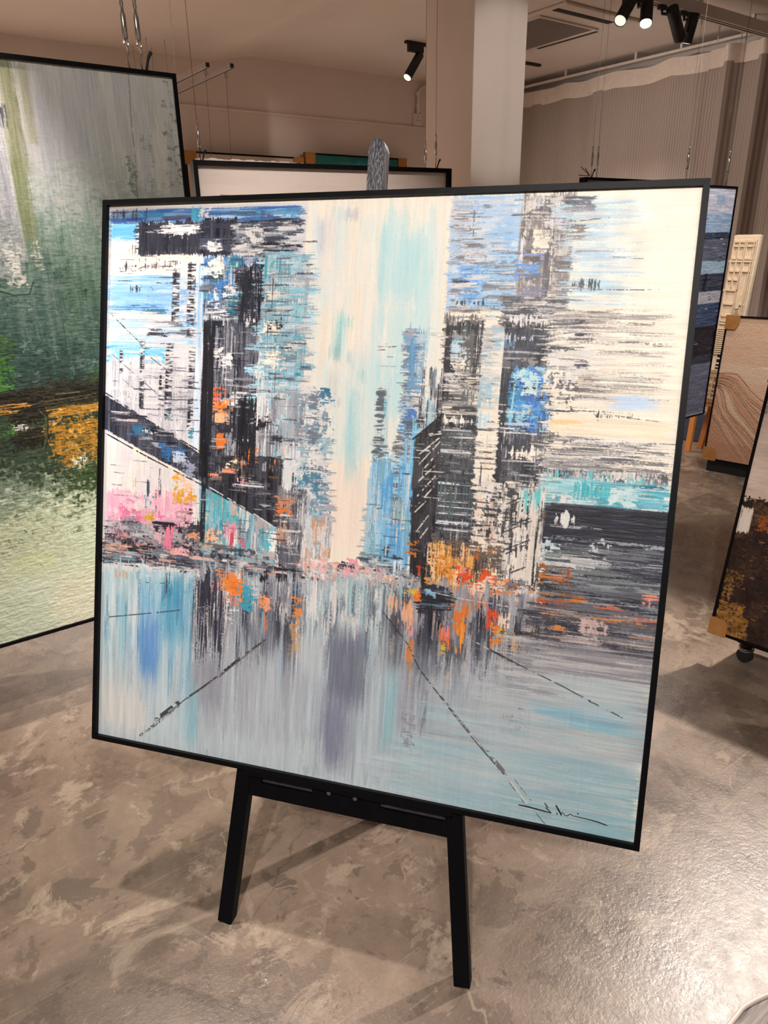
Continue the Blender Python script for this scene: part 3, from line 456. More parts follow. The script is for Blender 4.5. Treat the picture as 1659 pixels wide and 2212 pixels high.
    S(1072, 870, 1160, 873, WHT, 'h', cov=.7); S(1070, 884, 1150, 888, WHT, 'h', cov=.75); S(1070, 910, 1150, 915, (226, 230, 234), 'h', cov=.8); S(1088, 935, 1176, 950, (130, 132, 138), 'v', cov=.5); S(1090, 931, 1174, 935, WHT, 'h', cov=.7); S(1096, 968, 1170, 988, CREAM, 'v', cov=.75, rag=8); S(1120, 970, 1168, 984, CREAM, 'i', cov=.8); S(1096, 994, 1166, 997, WHT, 'h', cov=.7); S(1090, 1024, 1166, 1028, LGR, 'h', cov=.6); S(1166, 900, 1182, 1040, (70, 70, 80), 'v', cov=.6)
    S(1060, 880, 1090, 1050, (34, 34, 40), 'v', cov=.75)
    # --- horizontal drags, right
    S(1196, 655, 1490, 1050, (250, 236, 216), 'h', cov=.97, rag=16, var=12)
    for y, c, x1, cv in ((668, (110, 100, 96), 1400, .5), (680, (150, 138, 132), 1420, .6), (690, (96, 84, 80), 1330, .45), (704, (170, 156, 148), 1450, .5), (718, (120, 108, 102), 1470, .4), (730, (180, 168, 160), 1440, .6), (748, (186, 184, 186), 1440, .6), (766, (200, 192, 186), 1380, .6), (784, (120, 116, 118), 1330, .55), (796, (150, 146, 146), 1360, .5), (812, (160, 146, 138), 1450, .6), (826, (150, 136, 130), 1450, .65), (838, (130, 116, 110), 1440, .6), (848, (160, 146, 138), 1440, .6), (858, (190, 172, 160), 1450, .6)):
        S(1200, y - 6, x1, y + 6, tuple(int(q * .6 + 92) for q in c), 'h', cov=cv + .12, rag=26, fade='r', var=20)
    P.smear(1230, 660, 1480, 880, 'h', 40, .6, 20)
    X(1200, 660, 1480, 860, [CREAM, (150, 140, 136), (200, 190, 184), CREAM, (216, 208, 202), (110, 102, 100)], 130, (50, 200), (1.5, 6), 'h', (.3, .65), (.6, 1), 16, 1.2, 12, 'r'); X(1196, 680, 1290, 800, [BLK, DK, CREAM, WHT], 36, (14, 60), (2, 8), 'h', (.3, .6))
    S(1190, 800, 1240, 880, CREAM, 'i', cov=.75, rag=10); X(1190, 800, 1250, 880, [DK, WHT], 14, (14, 50), (3, 8), 'i', (.3, .5))
    S(1310, 852, 1450, 884, (196, 218, 242), 'h', cov=.9, rag=24, fade='x', soft=5); S(1196, 884, 1400, 892, (60, 56, 56), 'h', cov=.5, rag=30); S(1296, 892, 1380, 900, (60, 56, 56), 'v', cov=.45); L([(1196, 880), (1300, 888), (1460, 910)], 1.3, (70, 66, 64), .5)
    S(1196, 900, 1470, 940, (252, 234, 206), 'h', cov=.9, rag=10); S(1196, 904, 1270, 918, (250, 206, 150), 'h', cov=.7, fade='r')
    S(1180, 930, 1240, 950, (90, 84, 80), 'i', cov=.6); S(1180, 945, 1330, 962, (104, 96, 96), 'h', cov=.65, fade='r', rag=24); S(1220, 955, 1460, 972, (140, 132, 132), 'h', cov=.6, fade='r', rag=24); S(1190, 972, 1450, 1024, (156, 152, 154), 'h', cov=.75, fade='r', rag=30); S(1250, 984, 1440, 1012, (104, 102, 108), 'h', cov=.65, fade='x', rag=30); X(1180, 945, 1460, 1030, [(110, 106, 110), CREAM, (176, 172, 172), (90, 86, 90), WHT], 90, (50, 170), (1.5, 6), 'h', (.3, .7), (.7, 1), 14); S(1300, 978, 1400, 988, WHT, 'h', cov=.6, fade='r')
    S(1180, 1026, 1460, 1042, (196, 200, 200), 'v', cov=.6); X(1180, 1020, 1460, 1046, [WHT, GR, DK, (110, 200, 210)], 40, (16, 60), (4, 12), 'v', (.3, .6))
    S(1176, 1040, 1462, 1112, (96, 190, 206), 'h', cov=.95, rag=10, var=30); X(1176, 1040, 1460, 1112, [TRQ, (130, 206, 216), (176, 222, 228), WHT, (60, 160, 180), (100, 150, 160), (200, 226, 230)], 110, (16, 60), (6, 22), 'h', (.35, .75), (.7, 1), 8); S(1210, 1078, 1250, 1094, WHT, 'i', cov=.75); S(1320, 1058, 1380, 1090, (206, 228, 230), 'i', cov=.6); S(1250, 1046, 1330, 1076, (70, 186, 196), 'v', cov=.7); S(1390, 1080, 1456, 1112, (120, 196, 220), 'h', cov=.8); S(1400, 1050, 1456, 1058, (30, 110, 140), 'h', cov=.6)
    # --- navy block
    S(1174, 1098, 1462, 1345, (40, 42, 56), 'h', cov=.99, rag=8, var=34)
    X(1174, 1100, 1460, 1210, [BLK, NVY, (60, 62, 78), BLK, (90, 92, 104)], 90, (40, 170), (3, 14), 'h', (.4, .8), (.7, 1), 10); X(1180, 1180, 1460, 1350, [(90, 90, 98), DK, (70, 72, 84), (120, 122, 128), BLK, (150, 156, 160), (96, 88, 80)], 130, (40, 160), (2, 9), 'h', (.35, .7), (.7, 1), 14)
    X(1240, 1150, 1460, 1340, [(110, 112, 120), (140, 142, 148), (86, 88, 98), (60, 62, 76)], 150, (60, 200), (1.5, 5), 'h', (.3, .6), (.5, .9), 16); P.smear(1240, 1130, 1455, 1340, 'h', 22, .5, 20); X(1176, 1098, 1460, 1180, [(24, 26, 40), (34, 36, 54), (30, 30, 40)], 90, (60, 200), (3, 12), 'h', (.5, .9), (.7, 1), 12); X(1180, 1170, 1460, 1340, [(28, 30, 42), (130, 134, 140), (170, 174, 178), (44, 46, 58), (90, 94, 100)], 150, (30, 140), (1.2, 4), 'h', (.3, .65), (.6, 1), 14)
    S(1206, 1112, 1252, 1134, (232, 230, 226), 'v', cov=.75, rag=6); S(1186, 1138, 1262, 1143, WHT, 'h', cov=.75); L([(1255, 1138), (1310, 1146)], 1.4, LGR, .6); S(1290, 1164, 1330, 1192, (200, 202, 206), 'i', cov=.7); S(1178, 1178, 1226, 1206, (206, 222, 226), 'i', cov=.55); S(1200, 1210, 1290, 1246, (150, 160, 164), 'h', cov=.55, rag=14); S(1180, 1200, 1220, 1236, (226, 226, 226), 'i', cov=.6); S(1230, 1214, 1310, 1236, (190, 198, 200), 'i', cov=.55); S(1170, 1104, 1190, 1140, (90, 66, 50), 'i', cov=.6); X(1180, 1196, 1330, 1240, [WHT, LGR, (60, 64, 72), (110, 120, 120)], 36, (20, 60), (3, 10), 'h', (.35, .7)); S(1250, 1240, 1380, 1262, (120, 126, 126), 'h', cov=.5)
    S(1166, 1232, 1240, 1266, (170, 90, 30), 'i', cov=.6); S(1168, 1246, 1230, 1256, (240, 130, 40), 'h', cov=.55); S(1166, 1230, 1180, 1262, (240, 160, 50), 'i', cov=.5); S(1160, 1286, 1260, 1304, (190, 120, 60), 'h', cov=.45, rag=14); S(1236, 1302, 1284, 1308, ORG, 'h', cov=.6); S(1150, 1306, 1238, 1328, (214, 70, 26), 'v', cov=.65, rag=5); S(1400, 1288, 1440, 1304, (246, 150, 110), 'h', cov=.7); S(1412, 1304, 1430, 1320, (230, 150, 140), 'i', cov=.6); S(1300, 1316, 1360, 1326, (214, 100, 50), 'h', cov=.35)
    # --- receding dark block with lit floors
    S(938, 894, 1040, 1250, (64, 66, 72), 'h', cov=.97, rag=3, var=36)
    X(938, 900, 1034, 1240, [BLK, (84, 86, 92), DK, (100, 102, 106), (70, 78, 80)], 90, (14, 50), (6, 22), 'v', (.4, .8)); S(956, 892, 1034, 902, (30, 29, 33), 'h'); S(958, 901, 1026, 914, (246, 238, 228), 'v', cov=.85, rag=6); S(956, 912, 1030, 924, (30, 29, 33), 'i', cov=.85)
    for y, cv, hh in ((926, .75, 3), (941, .6, 3), (958, .4, 3), (970, .85, 7), (985, .35, 2), (1042, .8, 7), (1066, .6, 3), (1082, .65, 4), (1094, .65, 4), (1110, .6, 4), (1128, .8, 8), (1146, .4, 3)):
        S(950 - (y - 926) * .055, y, 1028 - (y - 926) * .05, y + hh, (230, 230, 232), 'h', cov=cv, rag=5)
    S(942, 1048, 1020, 1120, (86, 104, 106), 'v', cov=.5)
    G([(893, 946), (957, 893), (956, 930), (930, 1290), (876, 1290), (888, 1100)], (38, 36, 40), 'v', soft=1.2, var=26); X(886, 950, 946, 1200, [BLK, (60, 56, 58), (76, 74, 78)], 40, (6, 20), (14, 60), 'v', (.4, .7)); L([(893, 946), (957, 893)], 3, (26, 25, 29))
    for xa, ya, xb, yb in ((908, 978, 930, 962), (906, 1002, 952, 952), (928, 935, 962, 928), (918, 1010, 948, 976), (904, 1040, 940, 1006), (902, 1072, 942, 1028), (895, 1100, 938, 1052), (896, 1108, 920, 1085), (900, 1150, 926, 1116), (908, 1165, 924, 1144), (930, 938, 955, 934), (906, 980, 950, 944)):
        L([(xa, ya), (xb, yb)], 2.6, (232, 224, 214), .75, jit=.5)
    # cream shaft and lines
    S(1030, 880, 1078, 1060, (250, 238, 220), 'h', cov=.97, rag=3, var=10); S(1026, 1040, 1084, 1230, (238, 226, 214), 'h', cov=.92, rag=6, var=24); X(1026, 1050, 1090, 1230, [WHT, (70, 68, 70), (170, 160, 156), CREAM, (244, 210, 190)], 60, (8, 30), (8, 36), 'v', (.35, .7)); S(1034, 890, 1062, 920, (190, 222, 240), 'v', cov=.7); S(1050, 980, 1060, 1020, (250, 206, 170), 'v', cov=.5)
    for y in (924, 960, 973, 988, 1010, 1060, 1085, 1098, 1136): S(1026, y, 1066, y + 2.6, BLK, 'h', cov=.75, rag=4)
    S(1018, 1178, 1080, 1190, (226, 220, 214), 'v', cov=.8); S(1030, 1200, 1080, 1230, (44, 44, 50), 'i', cov=.8); S(1046, 1050, 1090, 1160, (60, 58, 60), 'i', cov=.3)
    # white slanted facade
    S(1088, 1048, 1178, 1310, (204, 196, 190), 'v', cov=.9, var=30, rag=8); X(1084, 1050, 1176, 1310, [WHT, CREAM, (80, 76, 78), (150, 144, 140), (40, 40, 46), CREAM], 110, (5, 20), (14, 60), 'v', (.35, .75)); G([(1112, 1060), (1176, 1050), (1150, 1300), (1112, 1310)], (240, 226, 214), 'v', cov=.75); S(1116, 1056, 1178, 1116, (110, 206, 210), 'v', cov=.7, fade='d', rag=10); S(1090, 1050, 1116, 1190, (70, 68, 68), 'i', cov=.45); S(1160, 1110, 1172, 1300, (34, 34, 40), 'v', cov=.75)
    for xa, ya, xb, yb in ((1100, 1090, 1140, 1072), (1096, 1144, 1150, 1122), (1094, 1152, 1154, 1128), (1098, 1190, 1150, 1170), (1098, 1200, 1148, 1178), (1088, 1250, 1140, 1230)): L([(xa, ya), (xb, yb)], 2.4, BLK, .8, jit=.4)
    for x in (1116, 1126, 1138, 1150): L([(x, 1066), (x - 8, 1140)], 2.2, (40, 40, 44), .6); S(x - 8, 1160, x - 3, 1190, BLK, 'v', cov=.6)
    # fine knife scratches all over the buildings
    X(224, 540, 424, 940, [BLK, DK, WHT], 90, (8, 44), (.8, 2.2), 'h', (.25, .6)); X(426, 460, 660, 1230, [BLK, DK, BLK, LGR, WHT], 260, (8, 40), (.8, 2.6), 'h', (.3, .7)); S(424, 690, 449, 1034, (26, 27, 36), 'v', cov=.85, rag=6, var=16); S(505, 858, 546, 1000, (28, 29, 38), 'v', cov=.7, rag=8); S(512, 566, 556, 690, (34, 36, 48), 'v', cov=.6, rag=10); S(288, 496, 420, 536, (40, 42, 56), 'v', cov=.8, rag=4); X(426, 560, 600, 1040, [BLK, BLK, LGR], 90, (.8, 2.4), (12, 60), 'v', (.3, .7))
    X(800, 700, 1200, 1240, [BLK, WHT, DK, LGR, CREAM], 360, (8, 36), (.8, 2.4), 'h', (.3, .65)); X(880, 880, 1180, 1290, [BLK, WHT, LGR], 160, (.8, 2.2), (10, 44), 'v', (.3, .6)); X(974, 410, 1240, 660, [(110, 106, 108), WHT, (130, 130, 140)], 160, (8, 40), (.8, 2.2), 'h', (.25, .55))
    # --- street glow and horizon clutter
    S(926, 1170, 1090, 1290, (110, 92, 80), 'i', cov=.6)
    S(934, 1196, 1000, 1290, (228, 150, 60), 'i', cov=.6, rag=12); S(876, 1172, 900, 1210, (206, 120, 40), 'i', cov=.55); S(930, 1180, 960, 1220, (250, 190, 130), 'i', cov=.65); S(936, 1230, 960, 1286, (248, 196, 140), 'i', cov=.6); S(944, 1218, 980, 1246, (230, 140, 40), 'i', cov=.7); S(900, 1220, 912, 1250, (190, 70, 30), 'i', cov=.6); S(968, 1180, 976, 1220, (236, 170, 90), 'v', cov=.6)
    X(926, 1180, 1080, 1300, [ORG, (244, 180, 90), (110, 70, 40), BLK, (250, 206, 160), (200, 110, 40)], 60, (5, 22), (6, 30), 'v', (.35, .7)); S(996, 1216, 1022, 1226, (224, 180, 70), 'i', cov=.7); S(990, 1238, 1034, 1262, (240, 84, 40), 'i', cov=.8, rag=9); S(1036, 1240, 1068, 1266, (244, 92, 30), 'i', cov=.9, rag=6); S(998, 1230, 1012, 1240, (240, 120, 120), 'i', cov=.6); S(988, 1266, 1040, 1300, (240, 110, 60), 'i', cov=.75, rag=12); S(1000, 1268, 1070, 1310, (250, 214, 190), 'i', cov=.55); S(1020, 1280, 1090, 1310, (248, 206, 186), 'i', cov=.6)
    S(1058, 1270, 1160, 1320, (238, 216, 204), 'i', cov=.75, rag=12); X(1060, 1260, 1160, 1326, [WHT, (250, 190, 160), GR, DK, ORG], 50, (8, 30), (4, 14), 'i', (.35, .7))
    X(640, 1225, 900, 1275, [WHT, (240, 190, 190), LGR, (150, 170, 180), DK, (240, 170, 150)], 110, (8, 36), (3, 14), 'i', (.3, .65)); S(742, 1216, 766, 1266, (242, 160, 176), 'i', cov=.6); S(668, 1214, 690, 1230, (244, 190, 190), 'i', cov=.6); S(820, 1266, 862, 1278, (240, 140, 80), 'i', cov=.6)
    S(190, 1208, 640, 1240, (84, 84, 96), 'h', cov=.6, rag=14); X(205, 1206, 650, 1250, [DK, BLK, LGR, WHT, (230, 190, 180), (110, 160, 176), GR], 110, (10, 50), (3, 12), 'h', (.35, .7)); S(566, 1232, 650, 1262, (34, 35, 44), 'h', cov=.85, rag=14); S(580, 1226, 632, 1242, (26, 27, 34), 'i', rag=6); S(570, 1242, 584, 1256, (240, 130, 100), 'i', cov=.85, rag=4); S(630, 1250, 644, 1264, (240, 120, 80), 'i', cov=.75, rag=4); S(590, 1240, 616, 1246, (214, 200, 190), 'h', cov=.5)
    # --- lower half: reflections dragged down
    S(205, 1238, 415, 1600, (190, 214, 222), 'v', rag=20, var=20, cov=.98)
    for x0, y0, x1, y1, c, a in ((215, 1245, 240, 1420, (214, 224, 222), .8), (238, 1250, 258, 1500, (130, 196, 214), .8), (262, 1240, 290, 1440, (206, 220, 226), .8), (286, 1236, 330, 1470, (110, 176, 214), .9), (296, 1320, 326, 1500, (76, 132, 214), .9), (300, 1360, 318, 1480, (70, 110, 210), .7), (330, 1240, 372, 1480, (100, 176, 208), .8), (340, 1240, 400, 1330, (64, 146, 182), .7), (372, 1260, 410, 1520, (150, 196, 214), .8), (396, 1460, 420, 1580, (96, 178, 200), .7), (205, 1420, 290, 1600, (222, 220, 214), .9), (280, 1480, 400, 1600, (196, 210, 216), .8), (366, 1500, 396, 1600, (130, 190, 206), .5), (330, 1330, 350, 1400, (150, 206, 226), .7)):
        S(x0, y0, x1, y1, c, 'v', cov=.95, a=a, rag=34, soft=7, var=26, fade='y', z=.5)
    S(345, 1238, 358, 1290, DK, 'v', cov=.7, rag=14); S(232, 1236, 262, 1256, (200, 180, 160), 'v', cov=.5); S(300, 1232, 330, 1256, WHT, 'i', cov=.5); X(210, 1240, 412, 1500, [WHT, (150, 200, 220), (96, 160, 200), (196, 214, 222), (70, 130, 170)], 90, (3, 12), (40, 160), 'v', (.3, .6), (.5, .9), 14)
    S(404, 1244, 700, 1660, (166, 172, 180), 'v', rag=16, var=30, soft=14)
    for x0, y0, x1, y1, c, a in ((408, 1246, 476, 1450, (62, 62, 76), 1), (430, 1300, 470, 1420, (36, 36, 52), .9), (412, 1400, 470, 1560, (110, 108, 122), .8), (470, 1300, 520, 1420, (150, 150, 158), .8), (476, 1400, 540, 1620, (170, 172, 182), .7), (520, 1290, 570, 1420, (110, 112, 124), .8), (556, 1270, 640, 1460, (100, 102, 116), .9), (590, 1380, 640, 1540, (126, 128, 142), .8), (530, 1420, 600, 1620, (170, 178, 184), .7), (640, 1320, 660, 1500, (180, 190, 196), .7), (610, 1480, 690, 1660, (176, 190, 196), .8), (392, 1520, 412, 1640, (110, 180, 200), .6), (420, 1560, 640, 1680, (180, 192, 198), .8)):
        S(x0, y0, x1, y1, c, 'v', cov=.98, a=a, rag=34, soft=6, var=30, fade='d' if a > .85 else 'y', z=.5)
    X(405, 1250, 660, 1460, [BLK, DK, GR, LGR, WHT, (90, 92, 106), (140, 180, 196)], 150, (4, 16), (20, 100), 'v', (.3, .65), (.6, 1), 10); X(405, 1400, 700, 1660, [(200, 206, 212), (150, 150, 162), (130, 132, 146), (180, 196, 202)], 120, (3, 12), (60, 200), 'v', (.3, .6), (.4, .8), 16)
    S(462, 1248, 512, 1300, (246, 140, 70), 'i', cov=.85, rag=10); S(470, 1252, 492, 1280, ORG, 'i', cov=.8); S(490, 1266, 510, 1286, (236, 120, 40), 'i', cov=.8); S(446, 1260, 464, 1280, (248, 150, 150), 'i', cov=.7); S(466, 1290, 500, 1320, (230, 130, 110), 'v', cov=.5, fade='d'); S(510, 1268, 538, 1326, (72, 160, 184), 'i', cov=.88, rag=8); S(556, 1296, 582, 1326, (246, 168, 130), 'i', cov=.75); S(552, 1300, 566, 1316, (244, 140, 80), 'i', cov=.7); S(626, 1300, 644, 1330, (244, 140, 60), 'i', cov=.7); S(624, 1330, 640, 1420, (200, 140, 80), 'i', cov=.55); S(560, 1330, 570, 1370, (230, 120, 80), 'v', cov=.35); S(464, 1280, 484, 1400, (226, 224, 226), 'i', cov=.5); S(474, 1316, 500, 1352, (226, 222, 222), 'i', cov=.6); S(552, 1246, 566, 1262, BLK, 'i'); L([(478, 1340), (484, 1440)], 1.6, (230, 190, 190), .6)
    S(690, 1262, 880, 1700, (176, 192, 198), 'v', rag=14, var=22, soft=14)
    for x0, y0, x1, y1, c, a in ((650, 1262, 700, 1460, (206, 212, 212), .8), (690, 1270, 740, 1420, (150, 170, 180), .8), (720, 1280, 752, 1340, (90, 96, 108), .7), (730, 1310, 760, 1420, (214, 214, 212), .7), (700, 1360, 760, 1560, (104, 108, 124), .95), (726, 1420, 790, 1600, (112, 116, 132), .9), (690, 1500, 730, 1690, (128, 132, 150), .8), (720, 1560, 760, 1680, (110, 110, 132), .85), (764, 1300, 800, 1500, (150, 162, 170), .7), (800, 1290, 836, 1560, (176, 206, 210), .8), (826, 1300, 850, 1480, (100, 106, 116), .7), (812, 1480, 840, 1690, (120, 190, 200), .75), (640, 1440, 700, 1600, (156, 166, 176), .7), (790, 1520, 830, 1700, (160, 190, 198), .7)):
        S(x0, y0, x1, y1, c, 'v', cov=.98, a=a, rag=34, soft=6, var=30, fade='y', z=.5)
    X(650, 1270, 880, 1460, [WHT, LGR, GR, (100, 110, 124), (160, 196, 204), (210, 214, 214)], 120, (4, 16), (20, 110), 'v', (.3, .65), (.6, 1), 10); X(650, 1400, 880, 1700, [(196, 204, 208), (120, 124, 140), (150, 160, 172), (170, 200, 206)], 110, (3, 12), (70, 240), 'v', (.3, .6), (.4, .8), 16)
    S(866, 1280, 1150, 1660, (158, 158, 166), 'v', rag=14, var=30, soft=14)
    for x0, y0, x1, y1, c, a in ((846, 1280, 880, 1480, (70, 72, 84), .7), (905, 1310, 960, 1500, (42, 42, 54), 1), (880, 1330, 910, 1560, (110, 112, 124), .8), (960, 1400, 1000, 1560, (130, 130, 140), .8), (1000, 1440, 1060, 1600, (178, 180, 186), .8), (900, 1500, 960, 1640, (150, 154, 164), .8), (1060, 1400, 1110, 1560, (190, 188, 190), .7), (1100, 1330, 1140, 1540, (120, 112, 112), .7), (940, 1480, 1000, 1620, (150, 186, 194), .5), (1010, 1530, 1150, 1640, (190, 192, 194), .8)):
        S(x0, y0, x1, y1, c, 'v', cov=.98, a=a, rag=34, soft=6, var=30, fade='d' if a > .9 else 'y', z=.5)
    X(840, 1290, 1150, 1470, [BLK, DK, GR, LGR, (90, 84, 84), (190, 170, 160), (60, 60, 72)], 140, (4, 16), (20, 90), 'v', (.3, .65), (.6, 1), 8); X(860, 1440, 1150, 1640, [(196, 196, 200), (120, 120, 132), (160, 164, 174), (100, 100, 116)], 100, (3, 12), (40, 150), 'v', (.25, .55), (.4, .8), 14)
    for x0, y0, x1, y1, c, cv in ((830, 1286, 856, 1330, (244, 186, 150), .55), (860, 1310, 890, 1360, (246, 180, 140), .6), (876, 1400, 894, 1440, (232, 120, 40), .7), (880, 1440, 892, 1490, (190, 120, 60), .5), (896, 1280, 908, 1300, (244, 130, 40), .85), (868, 1310, 882, 1346, (240, 190, 160), .5), (980, 1310, 1012, 1380, (232, 120, 40), .65), (986, 1330, 1006, 1420, (240, 150, 60), .5), (950, 1366, 974, 1400, (244, 120, 60), .7), (956, 1360, 972, 1376, (250, 140, 140), .6), (948, 1396, 964, 1424, (240, 190, 60), .75), (1052, 1326, 1078, 1372, (228, 80, 40), .75), (1064, 1350, 1090, 1410, (238, 130, 40), .65), (1078, 1366, 1100, 1384, (240, 210, 50), .8), (1082, 1334, 1108, 1362, (252, 214, 190), .75), (1110, 1376, 1130, 1420, (210, 140, 60), .5), (880, 1346, 892, 1380, (240, 160, 170), .5), (1000, 1300, 1060, 1320, (200, 120, 90), .4), (962, 1440, 972, 1500, (200, 150, 90), .4)):
        S(x0, y0, x1, y1, c, 'v', cov=cv, rag=9, grain='i' if cv > .6 else 'vs')
    # the two cars
    S(904, 1276, 980, 1324, (30, 31, 42), 'h', cov=.92, rag=8); S(912, 1272, 972, 1284, (44, 46, 56), 'i', rag=4); X(908, 1280, 976, 1322, [BLK, DK, (120, 140, 160), (20, 20, 28)], 24, (14, 40), (2, 6), 'h', (.5, .9)); S(922, 1282, 934, 1288, (130, 180, 210), 'i', cov=.7); S(950, 1286, 964, 1291, (150, 190, 214), 'i', cov=.7); S(896, 1290, 908, 1304, (246, 120, 40), 'i', rag=3); S(972, 1308, 986, 1320, (240, 120, 50), 'i', cov=.8, rag=3); S(880, 1284, 894, 1290, (230, 190, 60), 'i', cov=.8); S(900, 1320, 960, 1334, BLK, 'h', cov=.8)
    L([(880, 1272), (1000, 1300), (1150, 1325), (1300, 1352), (1440, 1378)], 2, (214, 200, 190), .55); L([(1080, 1318), (1300, 1358), (1430, 1384)], 2, (60, 58, 60), .55)
    P.smear(200, 1440, 1130, 1700, 'v', 60, .75); P.smear(200, 1330, 900, 1480, 'v', 26, .55); X(205, 1480, 1130, 1700, [(206, 212, 216), (170, 182, 192), (140, 144, 160)], 200, (2, 6), (60, 200), 'v', (.3, .55), (.2, .5), 16)
    for x0, y0, x1, y1, c, a in ((205, 1480, 300, 1610, (224, 220, 212), .9), (400, 1590, 640, 1690, (182, 196, 202), .8), (640, 1600, 700, 1700, (186, 198, 202), .7), (690, 1480, 735, 1690, (120, 122, 146), .8), (704, 1350, 790, 1560, (104, 108, 126), .7), (404, 1420, 470, 1560, (118, 116, 130), .6), (830, 1440, 850, 1680, (110, 186, 196), .6), (640, 1350, 690, 1500, (190, 198, 202), .6), (396, 1470, 416, 1640, (96, 176, 198), .6), (286, 1330, 330, 1490, (84, 146, 214), .6), (900, 1340, 950, 1500, (70, 70, 84), .5)):
        S(x0, y0, x1, y1, c, 'v', cov=.98, a=a, rag=40, soft=8, var=20, fade='y', z=.3)
    # --- lower right: wet road dragged sideways
    S(1140, 1330, 1450, 1470, (128, 124, 130), 'h', rag=14, var=26, cov=.98)
    X(1140, 1320, 1450, 1420, [DK, (90, 88, 96), (150, 140, 140), (196, 176, 166), BLK, (110, 108, 114)], 100, (40, 150), (3, 12), 'h', (.3, .7), (.6, 1), 14); S(1200, 1340, 1400, 1350, (220, 140, 80), 'h', cov=.35, rag=24); S(1380, 1344, 1440, 1360, (200, 120, 90), 'h', cov=.5); S(1260, 1352, 1330, 1380, (206, 176, 172), 'i', cov=.6); S(1196, 1356, 1230, 1372, (226, 140, 70), 'h', cov=.4); S(1380, 1380, 1430, 1396, (200, 130, 100), 'h', cov=.45); S(1150, 1340, 1200, 1410, (70, 68, 74), 'i', cov=.6); S(1220, 1378, 1300, 1410, (206, 190, 188), 'h', cov=.5)
    S(1050, 1410, 1440, 1640, (178, 180, 184), 'h', rag=20, var=18, soft=12, fade='u'); X(1080, 1400, 1440, 1530, [(150, 146, 152), (196, 190, 190), (126, 122, 130), (206, 204, 204)], 110, (50, 200), (3, 10), 'h', (.3, .65), (.5, .9), 16)
    for x0, y0, x1, y1, c, a in ((1160, 1480, 1430, 1540, (192, 202, 204), .9), (1220, 1530, 1420, 1570, (170, 196, 204), .8), (1130, 1540, 1300, 1570, (122, 180, 204), .9), (1180, 1560, 1410, 1596, (126, 182, 204), .9), (1130, 1560, 1240, 1600, (190, 194, 196), .7), (1000, 1600, 1240, 1650, (190, 190, 192), .8), (1200, 1600, 1400, 1660, (206, 202, 196), .9), (1150, 1650, 1390, 1690, (136, 186, 200), .85), (1080, 1640, 1200, 1680, (150, 190, 202), .8), (1200, 1690, 1390, 1740, (186, 200, 204), .8), (1240, 1640, 1330, 1670, (160, 170, 190), .5)):
        S(x0, y0, x1, y1, c, 'h', cov=.97, a=a, rag=36, soft=7, var=22, fade='x', z=.5)
    S(840, 1640, 1390, 1860, (158, 190, 198), 'h', rag=16, var=20, soft=14)
    for x0, y0, x1, y1, c, a in ((900, 1680, 1100, 1720, (132, 178, 192), .8), (960, 1650, 1140, 1690, (186, 190, 192), .8), (930, 1720, 1100, 1756, (120, 176, 190), .8), (1090, 1700, 1240, 1740, (176, 186, 196), .9), (1060, 1740, 1220, 1780, (120, 178, 190), .85), (1180, 1740, 1380, 1800, (150, 190, 198), .9), (1220, 1690, 1390, 1730, (126, 186, 200), .6), (1220, 1780, 1380, 1840, (116, 178, 190), .9), (1300, 1720, 1390, 1780, (186, 204, 204), .8), (1140, 1690, 1240, 1712, (206, 204, 202), .7), (1000, 1700, 1090, 1730, (186, 190, 196), .6), (760, 1640, 900, 1700, (176, 192, 198), .8)):
        S(x0, y0, x1, y1, c, 'h', cov=.97, a=a, rag=40, soft=8, var=22, fade='x', z=.5)
    X(880, 1560, 1400, 1840, [(196, 206, 208), (140, 186, 198), (120, 176, 192), (206, 204, 202), (150, 160, 176)], 170, (60, 240), (2, 8), 'h', (.25, .6), (.4, .8), 18)
    S(910, 1500, 920, 1600, (90, 90, 106), 'v', cov=.5); S(870, 1560, 890, 1640, (110, 110, 124), 'i', cov=.35); S(1090, 1540, 1130, 1600, (110, 110, 126), 'i', cov=.35); S(1020, 1560, 1060, 1620, (130, 130, 142), 'h', cov=.35, rag=12); S(930, 1600, 1010, 1610, (110, 110, 120), 'h', cov=.4)
    X(205, 1300, 1400, 1840, [(214, 216, 214), (170, 196, 204), (150, 150, 160)], 120, (3, 8), (50, 150), 'v', (.2, .4), (.2, .5), 14)
    P.smear(900, 1540, 1400, 1850, 'h', 40, .7); P.smear(1150, 1380, 1440, 1560, 'h', 30, .6)
    X(900, 1560, 1400, 1830, [(200, 210, 212), (150, 190, 202), (124, 178, 194), (206, 204, 202)], 110, (80, 260), (2, 5), 'h', (.3, .55), (.25, .55), 18)
    S(196, 1400, 1130, 1740, (208, 216, 222), 'v', a=.3, soft=90, rag=20, var=16); S(880, 1470, 1420, 1880, (194, 212, 218), 'h', a=.26, soft=80, rag=20, var=14); S(702, 1340, 786, 1560, (100, 104, 122), 'v', a=.55, soft=10, rag=40, fade='y'); S(692, 1500, 734, 1690, (112, 114, 138), 'v', a=.5, soft=10, rag=40, fade='y'); S(410, 1260, 472, 1460, (52, 52, 66), 'v', cov=.7, rag=24, fade='d'); S(284, 1320, 328, 1490, (84, 144, 212), 'v', a=.5, soft=10, rag=40, fade='y'); S(336, 1250, 400, 1420, (70, 150, 190), 'v', a=.45, soft=10, rag=40, fade='y')
    # --- ruled perspective lines
    for dx, c in ((0, (60, 62, 66)), (7, (70, 72, 76)), (3, (110, 112, 114))): L([(286 + dx, 1602), (330 + dx, 1568), (400 + dx * .6, 1512), (470, 1465 + dx * .3), (560, 1395)], 2.2, c, .6, jit=.3)
